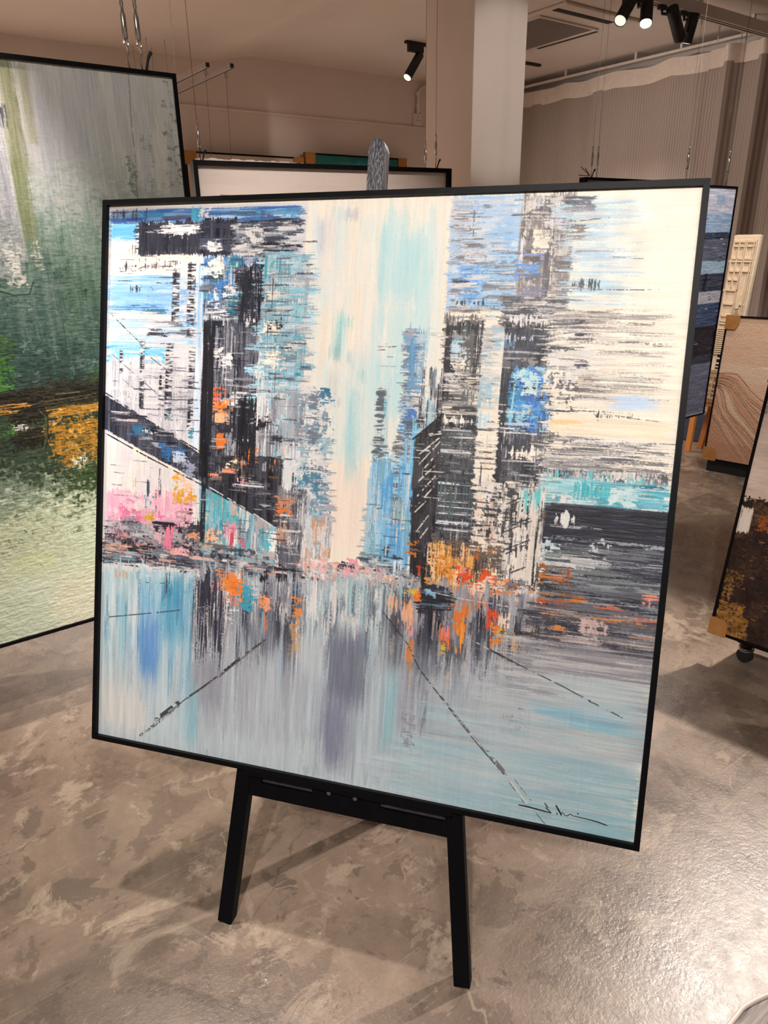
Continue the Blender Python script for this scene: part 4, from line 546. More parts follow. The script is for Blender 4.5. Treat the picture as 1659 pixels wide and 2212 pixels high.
    L([(324, 1566), (372, 1530)], 8, (70, 72, 74), .55); L([(398, 1515), (425, 1496), (470, 1463)], 3, (60, 60, 66), .8); L([(466, 1466), (508, 1432)], 5, (56, 58, 62), .75); L([(522, 1420), (566, 1390)], 2.4, (60, 62, 66), .8); L([(334, 1570), (396, 1520)], 1.6, (220, 222, 222), .7)
    L([(221, 1340), (265, 1336), (330, 1330), (376, 1325)], 2, (70, 76, 84), .7); L([(298, 1264), (350, 1266)], 1.4, (70, 80, 90), .7); L([(410, 1320), (445, 1317)], 1.2, LGR, .7)
    L([(826, 1330), (880, 1400), (905, 1455), (985, 1560), (1040, 1628), (1092, 1688)], 2, (64, 62, 66), .7); L([(912, 1462), (990, 1562), (1046, 1630), (1098, 1690)], 1.6, (90, 88, 92), .6); L([(1056, 1640), (1090, 1680)], 7, (120, 118, 120), .6); L([(976, 1548), (1050, 1636)], 1.8, (214, 212, 210), .7); L([(1108, 1705), (1140, 1748), (1152, 1764)], 4, (206, 208, 206), .8); L([(1104, 1706), (1136, 1750)], 1.2, (70, 72, 76), .7); L([(1116, 1700), (1152, 1746)], 1.2, (90, 92, 96), .6); L([(1164, 1775), (1182, 1797)], 1.2, (60, 80, 86), .7)
    L([(1060, 1410), (1130, 1448), (1220, 1492), (1290, 1530), (1355, 1563)], 1.8, (70, 68, 72), .7); L([(1064, 1414), (1125, 1446)], 3, (60, 58, 62), .6); L([(1262, 1515), (1290, 1530)], 3, (60, 58, 62), .6); L([(1010, 1384), (1060, 1412)], 2.4, (200, 190, 184), .6)
    return P
# ================================================================ materials in use
M_FLOOR = concrete()
M_WALL = plaster('warm_white_plaster', (226, 214, 206), (216, 204, 196))
M_CEIL = plaster('ceiling_plaster', (222, 210, 202), (214, 202, 194))
M_COLUMN = plaster('column_plaster', (232, 220, 212), (222, 210, 201))
M_BLACK = pm('black_frame_lacquer', (11, 11, 13), (8, 8, 10), 40, .45, 0, .1, spec=.13)
M_EASEL = pm('black_stained_wood', (10, 10, 14), (6, 6, 9), 30, .65, 0, .35, (1, 1, .08), .1)
M_SLOT = pm('worn_slot_edge', (66, 58, 56), (44, 40, 42), 60, .6)
M_STEEL = pm('bright_steel', (214, 210, 206), (190, 186, 182), 50, .18, 1.)
M_CABLE = pm('steel_cable', (120, 108, 98), (98, 88, 80), 300, .45, .6)
M_CARD = pm('cardboard', (176, 124, 64), (160, 108, 52), 25, .8, 0, .2)
M_ALU = pm('aluminium_rail', (196, 186, 180), (180, 170, 164), 30, .4, .35)
M_WHITEMET = pm('white_painted_metal', (216, 204, 194), (206, 194, 186), 12, .45)
M_SPOT = pm('black_lamp_housing', (16, 16, 20), (11, 11, 14), 40, .42, 0, .15)
M_LENS = pm_emit('lamp_lens', (255, 244, 226), 1.0)
M_LIT = pm_emit('lamp_lens_glowing', (255, 240, 214), 14.)
M_PLAST = pm('white_plastic', (224, 212, 202), (216, 204, 194), 15, .5)
M_HOLE = pm('dark_hole', (40, 34, 32), (30, 26, 25), 20, .8)
M_GRILLE = pm('grey_air_filter', (120, 108, 100), (104, 94, 88), 120, .85, 0, .6, (1, 1, 1))
M_WOOD = pm('orange_pine', (206, 130, 62), (184, 108, 46), 12, .5, 0, .3, (8, 8, .6))
M_NAVY = pm('navy_mat', (34, 40, 56), (26, 31, 46), 60, .9, 0, .5)
M_RELIEF = pm('cream_plaster_relief', (240, 220, 192), (226, 204, 176), 40, .75, 0, .5)
M_RELIEFBLK = pm('black_recess', (18, 20, 26), (12, 14, 18), 40, .7)
M_MAT = pm('pale_mount_board', (236, 222, 214), (228, 212, 204), 20, .8)
M_BACK = pm('backing_board', (128, 108, 88), (116, 96, 78), 14, .85)
M_RUBBER = pm('black_rubber', (22, 22, 24), (14, 14, 16), 60, .7, 0, .2)
M_RIM = pm('pale_resin_rim', (232, 214, 204), (240, 224, 214), 16, .35)
M_INK = pm('black_ink', (22, 26, 36), (16, 18, 28), 60, .5)
M_PAINT = paint_mat('oil_paint'); M_PAINT_ROUGH = paint_mat('textured_paint', .5, .3, .3)
# ================================================================ room
def struct(name, mb, m): return tag(mb.build(name, m), None, None, None, 'structure')
YB, XR, XL, Z1, Z2 = 6.55, 6.45, -3.3, 2.985, 3.06
struct('floor', MB().box((XL, -4.2, -.1), (XR + .1 - XL, 0, 0), (0, YB + .1 + 4.2, 0), (0, 0, .1)), M_FLOOR)
struct('wall_back', MB().box((XL, YB, 0), (XR - XL, 0, 0), (0, .15, 0), (0, 0, 3.2)), M_WALL)
struct('wall_right', MB().box((XR, -4.2, 0), (.15, 0, 0), (0, YB + .15 + 4.2, 0), (0, 0, 3.2)), M_WALL)
struct('wall_left', MB().box((XL - .15, -4.2, 0), (.15, 0, 0), (0, YB + .15 + 4.2, 0), (0, 0, 3.2)), M_WALL)
c = MB().box((XL, -4.2, Z1), (2.93 - XL, 0, 0), (0, YB + 4.2, 0), (0, 0, .25)); c.box((3.32, -4.2, Z2), (XR - 3.32, 0, 0), (0, YB + 4.2, 0), (0, 0, .2))
c.prism([(2.93, -4.2, Z1), (3.32, -4.2, Z2), (3.32, -4.2, 3.25), (2.93, -4.2, 3.25)], (0, YB + 4.2, 0)); struct('ceiling', c, M_CEIL)
struct('trim_1', MB().box((XL, YB - .018, 2.615), (XR - XL, 0, 0), (0, .02, 0), (0, 0, .022), .004), M_WALL)
struct('column', MB().box((3.232, 3.549, 0), (.431, 0, 0), (0, .441, 0), (0, 0, Z2 + .1), .006), M_COLUMN)
# ================================================================ pictures
def canvas(name, P, BL, A, B, N, w, h, inset, recess, relief, parent, mat=None):
    """the painted sheet: one vertex per paint sample, colour and relief laid on by the strokes"""
    H, W = P.H, P.W
    u = inset + (w - 2 * inset) * (np.arange(W) + .5) / W; v = inset + (h - 2 * inset) * (1 - (np.arange(H) + .5) / H)
    u[0], u[-1] = inset, w - inset; v[0], v[-1] = h - inset, inset
    z = P.Z - P.Z.min(); z = np.minimum(z / (np.percentile(z, 98) + 1e-6), 1.3) * relief - recess
    co = np.array(BL)[None, None] + u[None, :, None] * np.array(A) + v[:, None, None] * np.array(B) + z[..., None] * np.array(N)
    me = bpy.data.meshes.new(name); me.vertices.add(H * W); me.vertices.foreach_set('co', co.astype(np.float32).ravel())
    i = (np.arange(H - 1)[:, None] * W + np.arange(W - 1)[None]).ravel(); q = np.stack([i, i + W, i + W + 1, i + 1], 1).astype(np.int32)
    n = len(q); me.loops.add(n * 4); me.loops.foreach_set('vertex_index', q.ravel()); me.polygons.add(n)
    me.polygons.foreach_set('loop_start', np.arange(0, 4 * n, 4, dtype=np.int32)); me.polygons.foreach_set('use_smooth', np.ones(n, dtype=bool))
    me.update(calc_edges=True)
    C = np.clip(P.C / 255, 0, 1); C = np.where(C <= .04045, C / 12.92, ((C + .055) / 1.055) ** 2.4)
    at = me.color_attributes.new('paint', 'FLOAT_COLOR', 'POINT'); at.data.foreach_set('color', np.concatenate([C, np.ones((H, W, 1))], 2).astype(np.float32).ravel())
    return link(name, me, mat or M_PAINT, parent)
def frame_mb(BL, A, B, N, w, h, fw, dep, m=None):
    """four mitred bars round the sheet, front face in the plane of BL"""
    m = m or MB(); BL = V(BL)
    P = lambda a, b, c: BL + A * a + B * b + N * c
    for (a0, b0, a1, b1), (c0, d0, c1, d1) in (((0, 0, w, 0), (w - fw, fw, fw, fw)), ((w, 0, w, h), (w - fw, h - fw, w - fw, fw)), ((w, h, 0, h), (fw, h - fw, w - fw, h - fw)), ((0, h, 0, 0), (fw, fw, fw, h - fw))):
        m.prism([P(a0, b0, 0), P(a1, b1, 0), P(c0, d0, 0), P(c1, d1, 0)], N * -dep)
    return m
def corner(BL, A, B, N, w, h, right, top, s, dep, parent, cut=.45):
    """folded cardboard guard over a frame corner"""
    o = V(BL) + A * (w if right else 0) + B * (h if top else 0); a = A * (-1 if right else 1); b = B * (-1 if top else 1)
    t = .003; m = MB()
    m.prism([o - a * t - b * t + N * .001, o + a * s - b * t + N * .001, o + a * s + b * s * (1 - cut) + N * .001, o + a * s * (1 - cut * .6) + b * s + N * .001, o - a * t + b * s + N * .001], N * t)
    m.box(o - a * t - b * t + N * .001, a * s, b * t, N * -dep); m.box(o - a * t - b * t + N * .001, b * s, a * t, N * -dep)
    return m.build('corner_guard', M_CARD, parent)
def axes(r, up=None):
    A = V(r).normalized(); B = V(up).normalized() if up else V((0, 0, 1)); B = (B - A * B.dot(A)).normalized(); return A, B, A.cross(B)
# ---- the big picture on its easel
BL = V((.236, 1.554, .409)); A, B, N = V((.60917, -.79304, 0)), V((.21283, .16323, .96336)), V((-.76398, -.58685, .26822)); W0 = 1.25
pic = thing('framed_painting', 'large square abstract city street painting in thin black frame standing on the black easel', 'painting', BL + A * (W0 / 2))
frame_mb(BL, A, B, N, W0, W0, .011, .036).build('frame', M_BLACK, pic)
P0 = city(1150); canvas('canvas', P0, BL, A, B, N, W0, W0, .011, .010, .00042, pic)
MB().box(BL + A * .012 + B * .012 - N * .03, A * (W0 - .024), B * (W0 - .024), N * .008).build('backing_board', M_BACK, pic)
uvw = homog(((222, 433), (1539, 384), (1380, 1840), (197, 1597)))
sg = MB()
def pen(px, r):
    q = [BL + A * (uvw(x, y)[0] * W0) + B * ((1 - uvw(x, y)[1]) * W0) - N * .0088 for x, y in px]; sg.tube(q, r, 6)
sx = lambda p: [(1090 + x * .1507, 1720 + y * .1507) for x, y in p]
for p, r in (([(188, 158), (300, 178), (430, 212), (560, 248), (660, 274)], [.0011, .0016, .0015, .0014, .0008]), ([(660, 274), (620, 232), (578, 194)], [.0009, .0011, .0008]), ([(564, 128), (590, 165), (614, 200)], [.0009, .0013, .0008]),
             ([(737, 276), (748, 294)], [.0013, .001]), ([(728, 162), (760, 220), (806, 304)], [.0012, .0017, .0015]), ([(806, 304), (800, 276), (820, 268), (842, 284), (850, 304), (880, 314), (905, 308), (918, 296), (940, 290), (955, 306), (985, 318), (1020, 324)], .0008),
             ([(1042, 278), (1050, 290)], [.0014, .0012]), ([(1020, 324), (1120, 348), (1230, 374), (1340, 406), (1420, 436), (1468, 454)], [.0008, .0009, .0011, .0012, .0011, .0007])): pen(sx(p), r)
sg.build('signature', M_INK, pic)
# ---- easel: an A of two slanting legs, a mast, a slotted tray bar and a back leg
E0 = lambda a, b, c: BL + A * a + B * b + N * c
ea = thing('display_easel', 'tall black wooden easel carrying the large city street painting', 'easel', (E0(.62, -.425, -.05).x, E0(.62, -.425, -.05).y, 0))
def bar(a0, b0, a1, b1, w, c0, dep, m=None, bev=.002):
    p, q = E0(a0, b0, c0), E0(a1, b1, c0); d = (q - p); s = d.cross(N).normalized() * w
    return (m or MB()).box(p - s / 2, s, d, N * -dep, bev)
bar(.3515, -.412, .463, .86, .036, -.04, .03).build('leg', M_EASEL, ea)
bar(.9265, -.412, .777, .86, .036, -.04, .03).build('leg', M_EASEL, ea)
bar(.404, .80, .836, .80, .05, -.071, .02).build('upper_crossbar', M_EASEL, ea)
tb = MB()                                                           # tray bar with its two long slots left open
for a0, a1, b0, b1 in ((.376, .896, -.080, -.046), (.376, .43, -.046, .0), (.556, .716, -.046, .0), (.862, .896, -.046, .0), (.43, .556, -.03, .0), (.716, .862, -.03, .0)): tb.box(E0(a0, b0, -.042), A * (a1 - a0), B * (b1 - b0), N * -.022)
tray = tb.build('tray_bar', M_EASEL, ea)
MB().box(E0(.40, -.012, -.042), A * .48, B * .011, N * .040, .001).build('ledge', M_EASEL, ea)
for a0, a1 in ((.414, .548), (.712, .862)): MB().prism([E0(a0, -.046, -.050), E0(a1 + .012, -.046, -.050), E0(a1, -.031, -.050), E0(a0, -.031, -.050)], N * -.003).build('slot_lining', M_SLOT, tray)
for a in (.597, .659):
    k = MB().tube([E0(a, -.035, -.043), E0(a, -.035, -.039)], [.0058, .0048], 14); k.build('screw', M_STEEL, tray)
ms = MB(); prof = [(-.018, 0), (.018, 0), (.018, 1.04), (.014, 1.053), (.004, 1.061), (-.006, 1.06), (-.015, 1.05), (-.018, 1.04)]
ms.prism([E0(.621 + x, .305 + y, -.041) for x, y in prof], N * -.03)
mt = NT('mast_painted_sheen'); st_ = mt.noise(mt.co((420, 420, 9)), 1., 3, .6)
mt.set(mt.p, 'Base Color', mt.ramp(st_, (.42, (22, 22, 27)), (.56, (84, 80, 86)), (.72, (150, 144, 146)))); mt.set(mt.p, 'Roughness', .38); mt.bump(st_, .5, .002)  # pale streaks paint the light caught on glossy black wood grain
ms.build('mast', mt.m, ea)
MB().box(E0(.606, .30, -.073), A * .03, B * .72, N * -.02).build('mast_rail', M_EASEL, ea)
rf = V((1.01, 1.252, 0)); rt = E0(.621, .86, -.10); d = rt - rf; s = d.cross(V((0, 1, 0))).normalized() * .03
MB().box(rf - s / 2, s, (0, .034, 0), d, .002).build('back_leg', M_EASEL, ea)
# ---- tall green picture hung on the left
def up_paint(px0, W, H, BLp, A_, B_, w, h, base, seed):
    n = A_.cross(B_)
    def conv(x, y):
        q = on_pl(x, y, BLp, n) - BLp; return q.dot(A_) / w, 1 - q.dot(B_) / h
    return Paint(W, H, base, seed, conv)
GA, GB, GN = axes((1, 0, 0)); g0 = V((-.18, 2.3, .327)); gw, gh = 1.1, 1.661
gp = thing('framed_painting', 'tall grey to green textured abstract painting hung on cables at the left edge', 'painting', (g0.x + gw / 2, 2.3, g0.z))
frame_mb(g0, GA, GB, GN, gw, gh, .011, .036).build('frame', M_BLACK, gp)
def green():
    P = up_paint(0, 560, 850, g0, GA, GB, gw, gh, (176, 176, 168), 5); S, X, L, G = P.st, P.sc, P.ln, P.pg
    S(-260, 100, 420, 560, (178, 177, 172), 'v', var=14, soft=20); S(60, 130, 240, 520, (172, 172, 176), 'v', a=.7, soft=30, fade='y', var=10); S(330, 130, 420, 520, (190, 186, 176), 'v', a=.8, soft=30, var=10)
    X(40, 120, 420, 560, [(160, 166, 160), (186, 186, 180), (150, 158, 150), (196, 192, 184), (164, 164, 172)], 150, (6, 30), (60, 260), 'v', (.3, .7), (.3, .6), 20, 6)
    S(-260, 400, 420, 900, (142, 154, 146), 'i', a=.7, soft=150, rag=60); S(-260, 500, 420, 900, (96, 122, 110), 'i', a=.85, soft=150, rag=70); S(-260, 600, 420, 900, (66, 94, 86), 'i', soft=120, rag=60, a=.85); S(-260, 760, 420, 900, (48, 70, 64), 'i', soft=70, rag=40, a=.8); X(-100, 440, 420, 720, [(112, 134, 122), (150, 160, 152), (90, 116, 104), (130, 146, 136)], 90, (8, 30), (100, 260), 'v', (.3, .6), (.3, .6), 30, 8)
    S(150, 540, 260, 760, (88, 116, 96), 'v', a=.7, soft=30, fade='y'); S(180, 640, 230, 830, (74, 104, 100), 'v', a=.7, soft=20, fade='y')
    X(60, 480, 400, 800, [(150, 164, 152), (110, 134, 120), (60, 88, 78), (130, 150, 140), (54, 84, 60)], 170, (4, 18), (60, 220), 'v', (.3, .6), (.3, .6), 20, 5); X(-100, 560, 300, 860, [(110, 134, 120), (56, 84, 74), (130, 150, 138), (44, 66, 60)], 260, (6, 26), (5, 20), 'i', (.2, .5), (.4, .8))
    S(14, 120, 50, 420, (116, 116, 84), 'v', a=.9, soft=14, rag=30, cov=.95, fade='d'); S(28, 250, 66, 560, (112, 118, 82), 'v', a=.9, soft=12, rag=30, fade='y'); S(50, 130, 70, 300, (140, 136, 110), 'v', a=.6, soft=10)
    S(-60, 100, 18, 560, (186, 184, 184), 'v', a=.9, soft=8); S(-60, 215, 22, 520, (150, 152, 158), 'v', cov=.8, rag=14); S(-10, 214, 16, 270, (84, 84, 92), 'v', cov=.6, rag=10, fade='d'); S(-50, 470, 46, 600, (142, 150, 148), 'i', cov=.7)
    S(18, 540, 46, 612, (208, 206, 198), 'i', cov=.75, rag=9); S(10, 500, 30, 560, (196, 196, 194), 'i', cov=.5); S(70, 520, 90, 580, (180, 182, 172), 'i', cov=.4); L([(0, 621), (30, 630), (62, 628), (68, 604), (64, 570)], 7, (112, 138, 122), 1); L([(0, 626), (30, 635), (64, 633), (72, 606)], 3, (46, 66, 60), 1)
    L([(282, 130), (290, 250), (298, 330), (304, 420)], 3, (126, 132, 122), .8); S(284, 330, 300, 420, (120, 128, 120), 'i', cov=.35); S(318, 280, 340, 420, (150, 158, 150), 'i', cov=.4); X(360, 190, 396, 400, [(130, 128, 120), (110, 110, 104)], 50, (6, 16), (2, 5), 'i', (.3, .6)); S(362, 166, 378, 176, (120, 112, 108), 'i', cov=.7)
    S(-200, 770, 20, 880, (72, 128, 48), 'i', cov=.8, rag=20); S(-200, 730, 30, 800, (66, 96, 50), 'i', cov=.5); S(190, 800, 260, 850, (64, 96, 44), 'i', cov=.6, soft=8)
    S(-260, 838, 420, 902, (38, 32, 26), 'h', rag=16, cov=.97); S(40, 820, 260, 860, (52, 52, 44), 'i', cov=.7, soft=8, rag=20); S(-260, 890, 420, 1075, (52, 66, 50), 'i', soft=14, rag=40); S(20, 890, 100, 970, (38, 36, 28), 'i', cov=.85); S(-200, 930, 40, 960, (70, 120, 50), 'i', cov=.6); S(100, 860, 240, 880, (70, 66, 40), 'i', cov=.6)
    X(-60, 840, 260, 960, [(26, 22, 20), (84, 70, 50), (50, 44, 36), (94, 100, 70)], 90, (14, 60), (3, 10), 'h', (.3, .6)); L([(60, 880), (90, 868), (140, 862), (210, 850)], 4, (96, 88, 72), 1, jit=.5); L([(70, 884), (140, 872), (210, 860)], 3, (20, 18, 16), 1, jit=.5)
    S(-200, 886, 62, 896, (206, 146, 64), 'h', cov=.65, rag=12); S(-200, 900, 44, 908, (222, 160, 76), 'h', cov=.6, rag=10)
    GO = [(206, 152, 56), (226, 176, 80), (176, 120, 40), (150, 104, 34)]
    S(104, 872, 300, 892, (200, 146, 60), 'h', cov=.7, rag=12); S(112, 906, 300, 980, (176, 126, 44), 'i', cov=.8, rag=20); S(140, 970, 260, 1012, (160, 114, 40), 'i', cov=.6, rag=16); X(108, 872, 280, 1010, GO, 150, (6, 22), (4, 12), 'i', (.3, .65)); S(178, 962, 200, 1010, (66, 70, 46), 'i', cov=.6); S(150, 940, 200, 956, (120, 96, 46), 'i', cov=.5)
    S(156, 990, 190, 1014, (236, 228, 206), 'i', cov=.8, rag=8); S(30, 920, 58, 930, (220, 220, 210), 'i', cov=.6); L([(84, 886), (100, 900), (101, 945), (96, 970), (66, 980)], 5, (74, 82, 62), 1); L([(88, 886), (104, 900), (105, 948), (98, 976)], 2.4, (24, 26, 22), 1)
    S(-260, 1040, 420, 1180, (120, 138, 110), 'i', a=.8, soft=50, rag=60); S(150, 990, 420, 1090, (50, 70, 36), 'i', a=.9, soft=26, rag=40); S(-260, 1100, 420, 1480, (198, 206, 178), 'i', soft=50, rag=50, var=10); S(-260, 1050, 60, 1130, (150, 166, 150), 'i', a=.6, soft=40, rag=40); S(-100, 1130, 140, 1220, (176, 182, 150), 'i', a=.6, soft=40, rag=50)
    S(100, 1240, 300, 1420, (220, 214, 190), 'h', a=.7, soft=40, rag=50); S(-200, 1290, 120, 1420, (196, 206, 186), 'h', a=.7, soft=40, rag=40); S(30, 1200, 120, 1240, (200, 208, 160), 'h', a=.5, soft=20)
    X(-60, 1010, 260, 1180, [(90, 108, 88), (170, 182, 160), (60, 78, 60), (196, 202, 180)], 170, (5, 24), (4, 16), 'i', (.2, .45), (.4, .8)); X(-60, 1180, 260, 1420, [(214, 216, 196), (180, 192, 164), (224, 220, 200), (170, 184, 160)], 130, (20, 80), (4, 14), 'h', (.25, .5), (.3, .6), 10)
    P.Z += 1.6 * P.N['i'] * np.clip((np.arange(850)[:, None] / 850 - .18) / .3, .15, 1); return P
canvas('canvas', green(), g0, GA, GB, GN, gw, gh, .011, .008, .0022, gp, M_PAINT_ROUGH)
MB().box(g0 + GA * .012 + GB * .012 - GN * .032, GA * (gw - .024), GB * (gh - .024), GN * .006).build('backing_board', M_BACK, gp)
# ---- white picture behind the easel, on the cables before the column
wA, wB, wN = axes((math.cos(math.radians(-9.3)), math.sin(math.radians(-9.3)), 0)); wp = V((1.52, 3.70, 1.91))
wr = on_pl(976, 364, wp, wN); ww = (wr - wp).dot(wA); wh = 1.15; w0 = wp - wB * wh
wt = thing('framed_painting', 'white abstract picture with an orange stroke in a deep black frame, behind the big painting', 'painting', w0 + wA * ww / 2)
frame_mb(w0, wA, wB, wN, ww, wh, .022, .065).build('frame', M_BLACK, wt)
Pw = Paint(330, 250, (236, 222, 214), 3, lambda x, y: ((on_pl(x, y, w0, wN) - w0).dot(wA) / ww, 1 - (on_pl(x, y, w0, wN) - w0).dot(wB) / wh))
Pw.sc(420, 370, 960, 700, [(240, 226, 218), (230, 214, 206)], 40, (60, 240), (20, 60), 'h', (.5, .9), (.4, .8), 10, 6, 5); Pw.st(474, 414, 640, 520, (196, 106, 34), 'h', rag=12, var=40); Pw.sc(474, 413, 640, 520, [(60, 40, 24), (220, 130, 50), (150, 76, 24)], 40, (20, 80), (4, 14), 'h', (.4, .8))
canvas('canvas', Pw, w0, wA, wB, wN, ww, wh, .022, .03, .0006, wt)
fb = on_pl(424, 340.5, wp - wN * .11, wN); fe = on_pl(655, 353, wp - wN * .11, wN)
b_ = thing('foam_board', 'white board whose bright top edge shows behind the white picture in the deep frame', 'board', (fb + wA * .45) * 1.0)
b_.location.z = fb.z - 1.1
q = MB(); n_ = 46; up = [fb + (fe - fb) * (i / n_) + V((0, 0, random.uniform(-.004, .005))) for i in range(n_ + 1)]; q.prism([fb - V((0, 0, 1.1)), fe - V((0, 0, 1.1))] + up[::-1], wN * -.03); q.build('panel', M_MAT, b_)
# ---- two pictures hung on the back wall
def wallpic(px0, py0, px1, py1, y, h, lab, face, gl, gr):
    a = on_y(px0, py0, y); b = on_y(px1, py1, y); w = b.x - a.x; o = V((a.x, y, a.z - h)); A_, B_, N_ = axes((1, 0, 0))
    t = thing('framed_painting', lab, 'painting', (o.x + w / 2, y, o.z)); frame_mb(o, A_, B_, N_, w, h, .014, .04).build('frame', M_BLACK, t)
    P = Paint(260, int(260 * h / w), face[0], 9); P.k = 1.
    for _ in range(90): x, y_ = P.rng.uniform(0, 260), P.rng.uniform(0, P.H); P.st(x - 40, y_ - 30, x + 40, y_ + 30, face[P.rng.integers(len(face))], 'i', a=.6, soft=12, rag=16, raw=True, cov=.8)
    canvas('canvas', P, o, A_, B_, N_, w, h, .014, .008, .0008, t); MB().box(o + A_ * .015 + B_ * .015 - N_ * .036, A_ * (w - .03), B_ * (h - .03), N_ * .006).build('backing_board', M_BACK, t)
    for r in (0, 1): corner(o, A_, B_, N_, w, h, r, 1, .105, .045, t, .3)
    return t
wallpic(398, 325, 655, 341, 6.44, 1.0, 'pale picture with cardboard corners on the back wall, beside the tall green painting', [(206, 192, 182), (196, 180, 170), (216, 204, 196)], 1, 1)
wallpic(660, 329, 878, 345, 6.44, 1.0, 'dark teal painting with cardboard corners high on the back wall', [(16, 96, 104), (10, 70, 82), (30, 120, 112), (12, 84, 96), (24, 110, 120)], 1, 1)
# ---- blue picture seen past the right side
bA, bB, bN = axes((1, 0, 0)); bR = V((4.178, 2.362, 1.778)); bw, bh = .56, 1.30; b0 = V((bR.x - bw, bR.y, bR.z - bh))
bt = thing('framed_painting', 'slim visible strip of a blue, white and black abstract painting hung past the easel', 'painting', b0 + bA * bw / 2)
frame_mb(b0, bA, bB, bN, bw, bh, .010, .035).build('frame', M_BLACK, bt)
def blue():
    P = up_paint(0, 460, 760, b0, bA, bB, bw, bh, (206, 212, 232), 21); S, X, L = P.st, P.sc, P.ln
    x0, x1 = 1300, 1600
    for y0, y1, c in ((395, 470, (214, 216, 236)), (455, 505, (170, 196, 232)), (500, 520, (60, 70, 92)), (516, 575, (110, 116, 136)), (566, 600, (176, 206, 230)), (596, 640, (74, 78, 98)), (636, 668, (206, 206, 218)), (664, 730, (70, 92, 130)), (716, 790, (30, 34, 52)), (780, 810, (60, 68, 92)), (800, 910, (120, 128, 156))): S(x0, y0, x1, y1, c, 'h', rag=12, var=34, soft=6)
    X(1440, 400, 1600, 510, [(120, 170, 222), (226, 226, 240), (90, 110, 140), (190, 206, 236), WHT], 90, (20, 90), (3, 10), 'h', (.3, .7)); X(1440, 500, 1600, 640, [BLK, WHT, (110, 116, 136), (150, 170, 200), (60, 66, 84)], 120, (20, 100), (3, 9), 'h', (.3, .7)); X(1440, 636, 1560, 800, [BLK, (40, 60, 100), (90, 120, 160), WHT, (26, 28, 40)], 110, (20, 90), (3, 10), 'h', (.3, .6)); X(1440, 790, 1540, 905, [(150, 156, 180), (96, 104, 134), (176, 180, 200)], 60, (20, 80), (4, 16), 'h', (.3, .6))
    S(1552, 412, 1570, 440, (90, 146, 216), 'v', cov=.6, soft=6, rag=8, fade='y', a=.7); S(1520, 590, 1530, 628, BLK, 'v', cov=.7); L([(1480, 905), (1500, 899)], 2, DK, 1); L([(1510, 666), (1520, 652)], 2, DK, 1)
    return P
canvas('canvas', blue(), b0, bA, bB, bN, bw, bh, .010, .006, .0008, bt); MB().box(b0 + bA * .012 + bB * .012 - bN * .032, bA * (bw - .024), bB * (bh - .024), bN * .006).build('backing_board', M_BACK, bt)
# ---- dark frame whose top shows over the big picture
f0 = V((3.86, 3.179, 1.875)); fA, fB, fN = axes((math.cos(math.radians(-4)), math.sin(math.radians(-4)), 0)); fw_, fh_ = .62, .95; f0 = f0 - fB * fh_
ft = thing('framed_painting', 'dark deep frame showing only its top edge above the big painting, before the curtain', 'painting', f0 + fA * fw_ / 2)
frame_mb(f0, fA, fB, fN, fw_, fh_, .016, .055).build('frame', M_BLACK, ft)
MB().box(f0 + fA * .016 + fB * .016 - fN * .02, fA * (fw_ - .032), fB * (fh_ - .032), fN * .006).build('canvas', pm('grey_canvas', (150, 148, 150), (116, 120, 132), 6, .6), ft)
# ---- cream relief panel leaning on a pine easel
tl, tr = on_x(1584, 507, 5.1), on_x(1643, 504, 5.1); bl, br = on_x(1517, 868, 5.0), on_x(1570, 875, 5.0)
rA, rBv, rN = axes((0, -1, 0), tl - bl); r0 = V((5.0, (bl.y + tl.y) / 2, bl.z)); rw = (tl.y - tr.y + bl.y - br.y) / 2; rh = (tl - bl).length * 1.0
rp = thing('relief_panel', 'cream plaster relief panel of geometric bars leaning on a pine easel by the curtain', 'artwork', r0 + rA * rw / 2)
RP = lambda a, b, c: r0 + rA * a * rw + rBv * b * rh + rN * c
MB().box(RP(0, 0, 0), rA * rw, rBv * rh, rN * -.045, .012).build('panel', M_RELIEF, rp)
m = MB(); rr_ = random.Random(5)
def rb(a0, b0, a1, b1, t=.016): m.box(RP(a0, b0, -.002), rA * (a1 - a0) * rw, rBv * (b1 - b0) * rh, rN * t)
for a in (.10, .52, .58, .84, .92): rb(a, .05 if a > .8 else .42, a + .03, .97)
for b in (.955, .93, .86, .845, .79, .74, .68, .60, .53, .50, .485): rb(.03 if rr_.random() < .5 else .1, b, .55 if rr_.random() < .4 else .9, b + .010)
for i in range(13): rb(.04, .455 - i * .0125, .97, .455 - i * .0125 + .0065)
for b in (.20, .19, .175, .165, .12, .085, .06, .03): rb(.04, b, .95, b + .008)
rb(.3, .04, .34, .17); rb(.62, .58, .74, .66, .02); rb(.6, .5, .63, .62); rb(.3, .7, .34, .96)
for i in range(8): rb(.58, .515 + i * .009, .86 - i * .02, .519 + i * .009)
m.build('raised_bars', M_RELIEF, rp)
m = MB(); m.prism([RP(.28, .20, .0012), RP(.97, .20, .0012), RP(.97, .285, .0012), RP(.62, .325, .0012), RP(.28, .325, .0012)], rN * .001); rec = m.build('dark_recess', M_RELIEFBLK, rp)
m = MB(); rb(.50, .20, .56, .325, .012); rb(.28, .275, .52, .285, .012); rb(.28, .245, .52, .255, .012); rb(.28, .225, .97, .232, .012); rb(.28, .207, .97, .215, .012); m.build('ladder', M_RELIEF, rec)
es = thing('pine_easel', 'orange pine easel legs under the cream relief panel', 'easel', (5.1, 2.84, 0))
lg = on_z(1509, 969, 0); t_ = RP(.25, .06, -.075); MB().box(lg - V((0, .02, 0)), (.03, 0, 0), (0, .04, 0), t_ - lg, .002).build('leg', M_WOOD, es)
